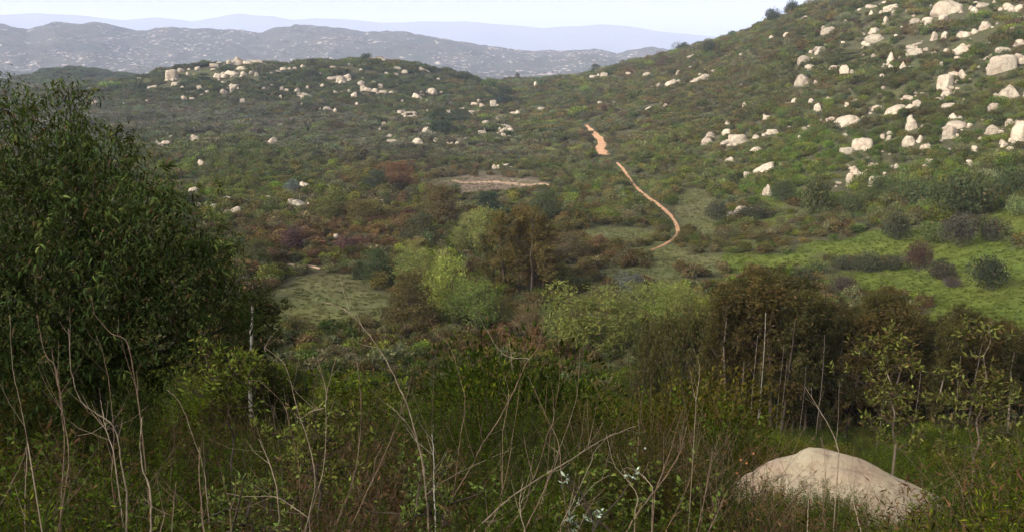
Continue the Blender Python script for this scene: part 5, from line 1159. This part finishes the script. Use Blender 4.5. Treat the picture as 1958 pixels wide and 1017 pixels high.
S_(0, [('angular stalk with a kinked top left of the longest one', 4.5, 3.8, d_, [(1235, 155), (1330, 240), (1370, 380), (1400, 485), (1440, 600), (1470, 780), (1425, 1010)]),
 ('orange-tipped twig above the kinked stalk', 3, 3.9, e_, [(1270, 100), (1235, 150), (1240, 175)]),
 ('thin loop joining the kinked and the forked stalks', 3.6, 3.8, d_, [(1370, 460), (1400, 487), (1450, 455), (1510, 440)]),
 ('forked stalk whose right tine is pale', 4.5, 3.8, d_, [(1570, 190), (1530, 340), (1520, 400), (1520, 560), (1500, 760), (1420, 1010)]),
 ('left tine of the forked stalk', 3.4, 3.8, e_, [(1480, 200), (1515, 330), (1525, 400)]),
 ('slender straight stalk right of the forked one', 3, 4, e_, [(1640, 110), (1670, 260), (1685, 450), (1670, 650), (1640, 800), (1560, 1010)]),
 ('stalk with a white nodding head at left', 3.2, 3.9, d_, [(780, 355), (830, 400), (870, 480), (910, 600), (940, 680), (960, 800)]),
 ('thick wavy stalk rising through the left bushes', 6, 3.6, d_, [(320, 70), (340, 300), (390, 420), (500, 495), (545, 560), (565, 700), (590, 830), (590, 1010)]),
 ('pale stout broken stalk at lower left', 7, 3.3, d_, [(665, 478), (655, 600), (665, 720), (700, 830), (703, 1010)]),
 ('tall curved stalk near the left edge', 4, 3.7, d_, [(45, 0), (60, 250), (100, 450), (125, 600), (120, 800), (115, 1010)]),
 ('straight stalk second from the left edge', 5, 3.6, e_, [(240, 160), (280, 400), (300, 600), (290, 800), (280, 1000)]),
 ('bowed stalk crossing the dark sumac', 4, 3.9, e_, [(430, -10), (520, 90), (590, 130), (630, 320), (655, 480)]),
 ('long stalk curving low through the left bushes', 4.5, 3.6, e_, [(170, 0), (210, 180), (260, 260), (300, 500), (320, 700), (270, 1010)]),
 ('stalk leaning out of the bottom left corner', 4, 3.5, d_, [(0, 890), (90, 720), (130, 600)]),
 ('greenish stalk standing at lower left', 6, 3.3, M_deadred, [(930, 620), (930, 760), (940, 900), (950, 1010)]),
 ('short stalk beside the greenish one', 4, 3.3, e_, [(820, 780), (810, 900), (800, 1010)]),
 ('pale twig lying level at lower left', 4, 3.5, d_, [(1055, 835), (1150, 850), (1270, 850), (1340, 880), (1440, 950)]),
 ('tiny bent twig over the level one', 3, 3.5, e_, [(1100, 750), (1095, 850), (1070, 920)]),
 ('faint stalk bowing right over the kinked one', 3, 3.9, e_, [(1170, 310), (1220, 320), (1320, 420), (1350, 520), (1390, 680), (1400, 850), (1405, 1010)]),
 ('short pale slanting twig left of the kinked stalk', 4, 3.7, d_, [(1205, 580), (1250, 680), (1290, 800)]),
 ('dim straight stalk in front of the sumac', 3, 4, e_, [(450, 100), (490, 220), (520, 420), (530, 600), (520, 760)]),
 ('short stalk at the foot of the sumac', 4, 3.8, d_, [(470, 400), (490, 520), (530, 640)]),
 ('bright green-stemmed shoot at the bottom left', 5, 3.2, e_, [(770, 920), (750, 1010)])])
S_(1158, [('thin stalk leaning over the pale near boulder', 4, 6.5, d_, [(930, 340), (1000, 450), (1060, 560), (1090, 650)]),
 ('pale curved stalk in front of the near boulder', 5, 5, d_, [(1130, 760), (1160, 890), (1190, 1010)]),
 ('straight stalk at the left foot of the near boulder', 3.6, 4.6, d_, [(955, 790), (945, 900), (940, 1010)]),
 ('thin upright stalk left of the near boulder', 3, 4.5, e_, [(500, 640), (470, 800), (440, 1010)]),
 ('leaning stalk between the tangle and the near boulder', 3, 4.3, e_, [(570, 820), (520, 930), (480, 1010)]),
 ('small dark twig over the crest of the near boulder', 2.6, 7, e_, [(1000, 570), (1020, 640), (1025, 800)])])
g = np.random.default_rng(60)
for lab, wpx, r, mat, pts in ST:
    pp = smooth_poly(pts, 6); rr = r + np.linspace(.12, -.12, len(pp)) + .006 * np.sin(np.arange(len(pp)) * .9 + wpx)
    P = [at(x, y, q)[:] for (x, y), q in zip(pp, rr)]
    last = P[-1]; gz = float(H(last[0], last[1])); dx = (P[-1][0] - P[-3][0]) * .8
    if last[2] > gz and not any(k_ in lab for k_ in ('tendril', 'left tine', 'thin loop', 'orange-tipped')): P += [(last[0] + dx, last[1], last[2] + (gz - last[2]) * .5), (last[0] + dx * 1.5, last[1], gz - .05)]
    n = len(P); rad = wpx * .26 * r / FPX * np.linspace(.4, 1.1, n) * (1 + .18 * np.sin(np.arange(n) * 2.1)); ex = []
    P = np.array(P) + g.normal(0, .0010, (n, 3))
    for q in range(int(g.integers(2, 8))):   # little side twigs
        k = int(g.integers(1, max(2, n - 4))); a = P[k]; dd = unit(unit(P[k - 1] - P[k]) + rdir(g, 1)[0] * .8); L = g.uniform(.04, .26)
        ex.append((*tube([a, a + dd * L * .6, a + unit(dd + np.array([0, 0, .15])) * L], [rad[k] * .55, rad[k] * .4, rad[k] * .25], 4)[:2], 0, None))
    stem_obj('dry_stalk', P, rad, mat, lab, 'stalk', 'dry stalks of the foreground', ex)

# the pale boulder at the lower right
cN = at(1732, 970, 10.9); gz = float(H(cN.x, cN.y))
D_, F_ = ico(6)
Pn = D_.copy(); Pn = np.sign(Pn) * np.abs(Pn) ** .92
top_ = np.interp(Pn[:, 0], [-1, -.75, -.5, -.25, .1, .4, .75, 1], [.50, .95, 1.16, 1.04, .84, .68, .46, .30])   # crest left of the middle, long fall to the right
nz_ = n3(Pn, 1.3, 41) * .08 + n3(Pn, 3.2, 42) * .045 + n3(Pn, 8, 43) * .018 + n3(Pn, 20, 45) * .006
sh_ = np.exp(-((Pn[:, 0] * .5 + Pn[:, 1] * .9 + .25 + n3(Pn, 2.5, 47) * .15) / .018) ** 2) * .045 + np.exp(-((Pn[:, 2] * .9 + Pn[:, 0] * .35 - .45 + n3(Pn, 2, 49) * .15) / .016) ** 2) * .035 + np.exp(-((Pn[:, 0] * .8 - Pn[:, 1] * .5 - .22 + n3(Pn, 2, 44) * .12) / .016) ** 2) * .018
Pn = Pn * (1 + nz_ - sh_)[:, None]; Pn[:, 2] = np.where(Pn[:, 2] > 0, Pn[:, 2] * top_, Pn[:, 2] * .6)
o = link('boulder', mesh_from('near_boulder', [(Pn, F_, 0, None)], [M_rocknear], True)); o.location = (cN.x, cN.y + .45, gz - .12); o.rotation_euler = (0, R(12), R(4)); o.scale = (2.05, 1.1, .90)
tag(o, 'big pinkish granite boulder sloping down at the lower right, nearest to the viewer', 'boulder')

# saplings before the dark grove
def leafspray_mesh(seed, m=9, L=.06, W=.36):
    g = np.random.default_rng(seed); d = unit(rdir(g, m) + np.array([0, 0, .7])); c = np.linspace(0, 1, m)[:, None] * np.array([[0, 0, .09]])
    V, F, v = leafquads(c, d, unit(rdir(g, m)), L * g.uniform(.7, 1.3, m), L * W, g); t_, f_, _ = tube([(0, 0, -.03), (0, 0, .05), (0, 0, .1)], [.003, .0025, .001], 3)
    return mesh_from('leaf_spray', [(V, F, 0, v), (t_, f_, 1, None)], [M_near, M_twig])
LS = [leafspray_mesh(950 + i) for i in range(4)]
def sapling(name, trunk, branches, r, label, col, nspray, cat='sapling', low=0, lsc=1.0, trad=.022):
    g = np.random.default_rng(len(branches) * 7 + int(r * 10)); tp = smooth_poly(trunk, 8); P = np.array([at(x, y, r)[:] for x, y in tp]); P[:, 1] += .05 * np.sin(np.arange(len(P)) * .7)
    last = P[-1].copy(); gz = float(H(last[0], last[1])); P = np.concatenate([P, [[last[0], last[1], gz - .08]]]) if last[2] > gz else P; b = P[-1].copy()
    e = bpy.data.objects.new(name, None); COL.objects.link(e); e.location = b; tag(e, label, cat)
    n = len(P); link('trunk', mesh_from('trunk', [(*tube(P - b, trad * np.linspace(.25, 1, n), 6)[:2], 0, None)], [M_branch if trad > .010 else M_twig], True), e)
    segs = [P[:max(3, int(n * .65))]]
    for q, br in enumerate(branches):
        bp = smooth_poly(br, 5); dp = g.uniform(-.35, .35); B_ = np.array([at(x, y, r + dp * k / len(bp))[:] for k, (x, y) in enumerate(bp)]); bl = [(*tube(B_ - b, trad * .42 * np.linspace(1, .3, len(B_)), 5)[:2], 0, None)]
        for s_ in range(3):
            k = int(g.integers(1, len(B_))); p1 = B_[k] + unit(rdir(g, 1)[0] + np.array([0, 0, .6])) * g.uniform(.12, .3); bl.append((*tube(np.stack([B_[k], (B_[k] + p1) / 2 + g.normal(0, .01, 3), p1]) - b, [.005, .004, .002], 4)[:2], 0, None)); segs.append(np.stack([B_[k], p1]))
        link('branch', mesh_from('branch', bl, [M_twig], True), e); segs.append(B_)
    for q in range(nspray):
        s_ = segs[int(g.integers(0, len(segs)))]; u = g.random() ** .6 * (len(s_) - 1) if s_ is not segs[0] else g.random() * (len(s_) - 1); k = int(min(u, len(s_) - 2)); p = s_[k] + (s_[k + 1] - s_[k]) * (u - k) + g.normal(0, .004 * r, 3)
        link('leaf_spray', LS[int(g.integers(0, 4))], e, p - b, (g.normal(0, .7), g.normal(0, .7), g.uniform(0, 6.28)), g.uniform(.8, 1.5) * lsc, np.array(col) * g.uniform(.7, 1.35))
Z9 = lambda l: [(1158 + x / 2.439, 600 + y / 2.439) for x, y in l]
sapling('sapling', Z9([(1300, 110), (1310, 220), (1325, 330), (1340, 450), (1350, 600)]), [Z9(b) for b in ([(1338, 450), (1270, 370), (1200, 325), (1130, 280), (1060, 237)], [(1318, 300), (1360, 260), (1405, 230)], [(1335, 400), (1400, 320), (1475, 265)], [(1315, 250), (1260, 200), (1170, 190)], [(1345, 520), (1270, 460), (1200, 370)], [(1300, 180), (1340, 150), (1345, 125)], [(1345, 560), (1420, 500), (1480, 400)], [(1345, 600), (1300, 560), (1240, 540)], [(1310, 230), (1260, 240), (1220, 300)], [(1350, 640), (1420, 600), (1500, 580)])],
        12.5, 'left leafy sapling reaching up before the dark grove', (.135, .145, .034), 170, 'sapling', 0, 1.0, .016)
sapling('sapling', Z9([(1805, 35), (1780, 150), (1765, 300), (1748, 420), (1735, 560), (1725, 700)]), [Z9(b) for b in ([(1745, 440), (1680, 350), (1640, 300), (1585, 285)], [(1747, 400), (1850, 370), (1930, 412)], [(1765, 220), (1700, 170), (1680, 128)], [(1738, 600), (1800, 550), (1900, 560), (1935, 590)], [(1745, 480), (1650, 420), (1560, 430)], [(1735, 520), (1660, 500), (1590, 520)], [(1730, 620), (1640, 620), (1560, 640)], [(1750, 420), (1800, 340), (1820, 360)], [(1785, 120), (1760, 100)], [(1730, 660), (1820, 640), (1900, 660)], [(1730, 500), (1790, 460), (1880, 400)])],
        12.2, 'right sapling with a bare whip standing tallest before the dark grove', (.125, .135, .034), 200, 'sapling', 0, 1.0, .016)
# light green shrubs with rounded leaves among the near bushes
sapling('leafy_shrub', [(432, 690), (436, 740), (440, 800), (445, 880)], [[(436, 760), (410, 730), (395, 705)], [(434, 740), (450, 710), (455, 690)], [(438, 780), (470, 750), (472, 715)], [(438, 790), (400, 770), (385, 745)], [(440, 800), (480, 790), (485, 765)], [(436, 750), (425, 715), (420, 700)]], 6.0,
        'yellow-green shrub whose tips rise before the sumac at left', (.13, .16, .026), 190, 'shrub', 0, .55, .008)
sapling('leafy_shrub', [(602, 800), (605, 850), (610, 900), (612, 970)], [[(605, 860), (575, 840), (560, 850)], [(606, 880), (640, 860), (630, 835)], [(608, 900), (650, 900), (672, 925)], [(608, 910), (570, 900), (545, 880)], [(610, 940), (650, 950), (665, 980)], [(610, 930), (570, 950), (540, 990)], [(605, 850), (595, 815), (600, 795)]], 4.6,
        'light green leafy shrub left of the longest arching stalk', (.155, .175, .036), 210, 'shrub', 0, .46, .008)
sapling('leafy_shrub', [(470, 960), (475, 990), (480, 1040)], [[(474, 985), (440, 970), (430, 985)], [(475, 995), (510, 975), (520, 990)], [(476, 1000), (500, 1010), (530, 1015)], [(475, 1000), (450, 1010), (440, 1020)]], 3.6,
        'low light green leafy shrub at the bottom left of centre', (.12, .155, .036), 120, 'shrub', 0, .38, .007)
sapling('leafy_shrub', [(820, 940), (822, 970), (825, 1030)], [[(821, 960), (800, 945), (790, 950)], [(822, 970), (850, 955), (862, 970)], [(823, 985), (795, 985), (780, 1000)], [(823, 990), (850, 1000), (870, 1010)]], 3.8,
        'low bright shrub at the foot of the longest arching stalk', (.12, .16, .036), 120, 'shrub', 0, .38, .007)
# pale sprig, orange flowers, white blossom
sapling('pale_sprig', [(1143, 980), (1138, 1000), (1132, 1030)], [[(1139, 998), (1130, 988)], [(1140, 1000), (1150, 990)]], 3.3, 'small grey-white leafed sprig at the bottom centre', (.42, .50, .36), 14, 'sprig', 0, .36, .004)
def flower(px_, py_, r, col_mat, size, label, n=5, cat='flower'):
    g = np.random.default_rng(int(px_)); c = np.array(at(px_, py_, r)[:]); gz = float(H(c[0], c[1])); P = np.array([c, [c[0] + .03, c[1], (c[2] + gz) / 2], [c[0] + .02, c[1], gz - .03]]); b = P[-1].copy()
    e = bpy.data.objects.new('flower', None); COL.objects.link(e); e.location = b; tag(e, label, cat)
    link('stem', mesh_from('stem', [(*tube(P - b, .003, 4)[:2], 0, None)], [M_twig], True), e)
    for k in range(n):
        a = k * 6.28 / n; d = np.array([[math.cos(a), -.5, math.sin(a)]]); V, F, v = leafquads(c[None] - b, unit(d), np.array([[0, -1., .2]]), size, size * .8, g); link('petal', mesh_from('petal', [(V, F, 0, v)], [col_mat]), e)
def plain_mat(name, c):
    m, nt = new_mat(name); g_ = NT(nt); d = g_.n('ShaderNodeBsdfPrincipled'); n1 = g_.noise(60, 3); g_.l(g_.ramp(n1, [(.3, tuple(q * .85 for q in c)), (.7, c)]), d.inputs['Base Color']); d.inputs['Roughness'].default_value = .7
    o_ = g_.n('ShaderNodeOutputMaterial'); g_.l(d.outputs[0], o_.inputs[0]); return m
M_white = plain_mat('white_petal', (.8, .8, .74)); M_orange = plain_mat('orange_petal', (.62, .24, .07))
flower(1233, 856, 6.5, M_white, .012, 'tiny white blossom alone in the green brush right of centre')
for (x, y), l in zip(((1416, 878), (1427, 884), (1440, 866), (1409, 903)), ('leftmost upper', 'middle', 'topmost', 'lowest')): flower(x, y, 8.2, M_orange, .016, f'{l} small orange flower at the left of the near boulder', 5)

# fine dry stems standing all through the near brush
def stalks_mesh(seed, n=16):
    g = np.random.default_rng(seed); bl = []
    for k in range(n):
        a = g.uniform(0, 6.28); l = g.uniform(.05, .5); b0 = np.array([g.normal(0, .16), g.normal(0, .16), -.1]); t = np.linspace(0, 1, 6)[:, None]; h = g.uniform(.5, 1.1)
        pts = b0 + np.array([math.cos(a) * l, math.sin(a) * l, h]) * t + np.array([math.cos(a + 1), math.sin(a + 1), 0]) * g.normal(0, .07) * np.sin(t * 4) + np.array([math.cos(a), math.sin(a), 0]) * .18 * l * t ** 3
        bl.append((*tube(pts, .0021 * (1.1 - .7 * t[:, 0]), 3)[:2], int(g.random() < .8), None))
    return mesh_from('stalks', bl, [M_dead, M_deadred])
coll_st = proto_collection('stalk_shapes', [stalks_mesh(i) for i in range(5)])
X, Y, g2 = ring(3.0, 15, .62, 40, 1300); Z = H(X, Y); r = np.hypot(X, Y); px, py = project(np.stack([X, Y, Z], -1))
k = (fbm(X / 1.6, Y / 1.6, 1301, 2) > .50) & ~((px > 1380) & (px < 1880) & (r > 5)); X, Y, Z, r = X[k], Y[k], Z[k], r[k]; n = len(X)
sz = g2.uniform(.7, 1.25, n) * np.interp(r, [3, 8, 17], [.95, 1.35, 1.7])
tag(scatter('dry_grass', np.stack([X, Y, Z], -1), np.stack([g2.normal(0, .15, n), g2.normal(0, .15, n), g2.uniform(0, 6.28, n)], -1), np.stack([sz, sz, sz], -1), g2.integers(0, 5, n), np.ones((n, 3)) * .2, coll_st), 'countless thin dry stems standing through the near brush', 'dry grass', kind='stuff')

g = np.random.default_rng(1400)
for q in range(26):
    left_ = q < 16; px0 = g.uniform(1405, 1640) if left_ else g.uniform(1640, 1860); r = g.uniform(8.6, 9.7) if left_ else g.uniform(8.8, 9.8)
    ty = g.uniform(885, 970) + (px0 - 1405) * .12 if left_ else g.uniform(968, 1005) + max(0, px0 - 1740) * -.35
    t_ = at(px0, ty, r); z = float(H(t_.x, t_.y)); h = max(t_.z - z, .25); sw = min(max(h / 1.5 * .8, .28), .6)
    o = link('bush', broom[q % 3], None, (t_.x, t_.y, z - .03), (g.normal(0, .1), g.normal(0, .1), g.uniform(0, 6.28)), (sw, sw, h / 1.5), np.array(NEARCOL[q % 6]) * g.uniform(.6, 1.1))
    o['_px'] = px0; tag(o, f"narrow upright bush before the pale near boulder, {'left half' if left_ else 'right half'}", 'bush', 'narrow bushes before the near boulder')
sp_ = sorted([o for o in COL.objects if '_px' in o], key=lambda o: o['_px'])
for q, o in enumerate(sp_): o['label'] = f"narrow upright bush before the pale near boulder, {NTH[q]} from left"; del o['_px']

for o in COL.objects:
    if o.name.split('.')[0] == 'boulder' and len(o.get('label', '').replace('-', ' ').split()) > 16:
        w__ = o['label'].split(); o['label'] = ' '.join(x for x in w__ if x not in ('the', 'small', 'medium', 'large')) ; print('LONG', len(o['label'].split()), o['label'])

pl_ = sorted([o for o in COL.objects if o.name.split('.')[0] == 'tree_pole'], key=lambda o: o.data.vertices[0].co.x)
for q, o in enumerate(pl_): o['label'] = f'bare pale pole-thin trunk before the tall dark grove, {NTH[q]} from left'; o['group'] = 'bare thin trunks before the dark grove'

dd_ = {}
for o in COL.objects:
    if o.name.split('.')[0] == 'boulder': dd_.setdefault(o['label'], []).append(o)
for l_, os_ in dd_.items():
    if len(os_) == 2:
        os_.sort(key=lambda o: -o.location.z)
        for w_q, o in zip(('higher', 'lower'), os_): o['label'] = f'{w_q} {l_}' if len(l_.replace('-', ' ').split()) < 16 else l_.replace(' rock ', f' rock {w_q} ').replace(' and ', ' ')
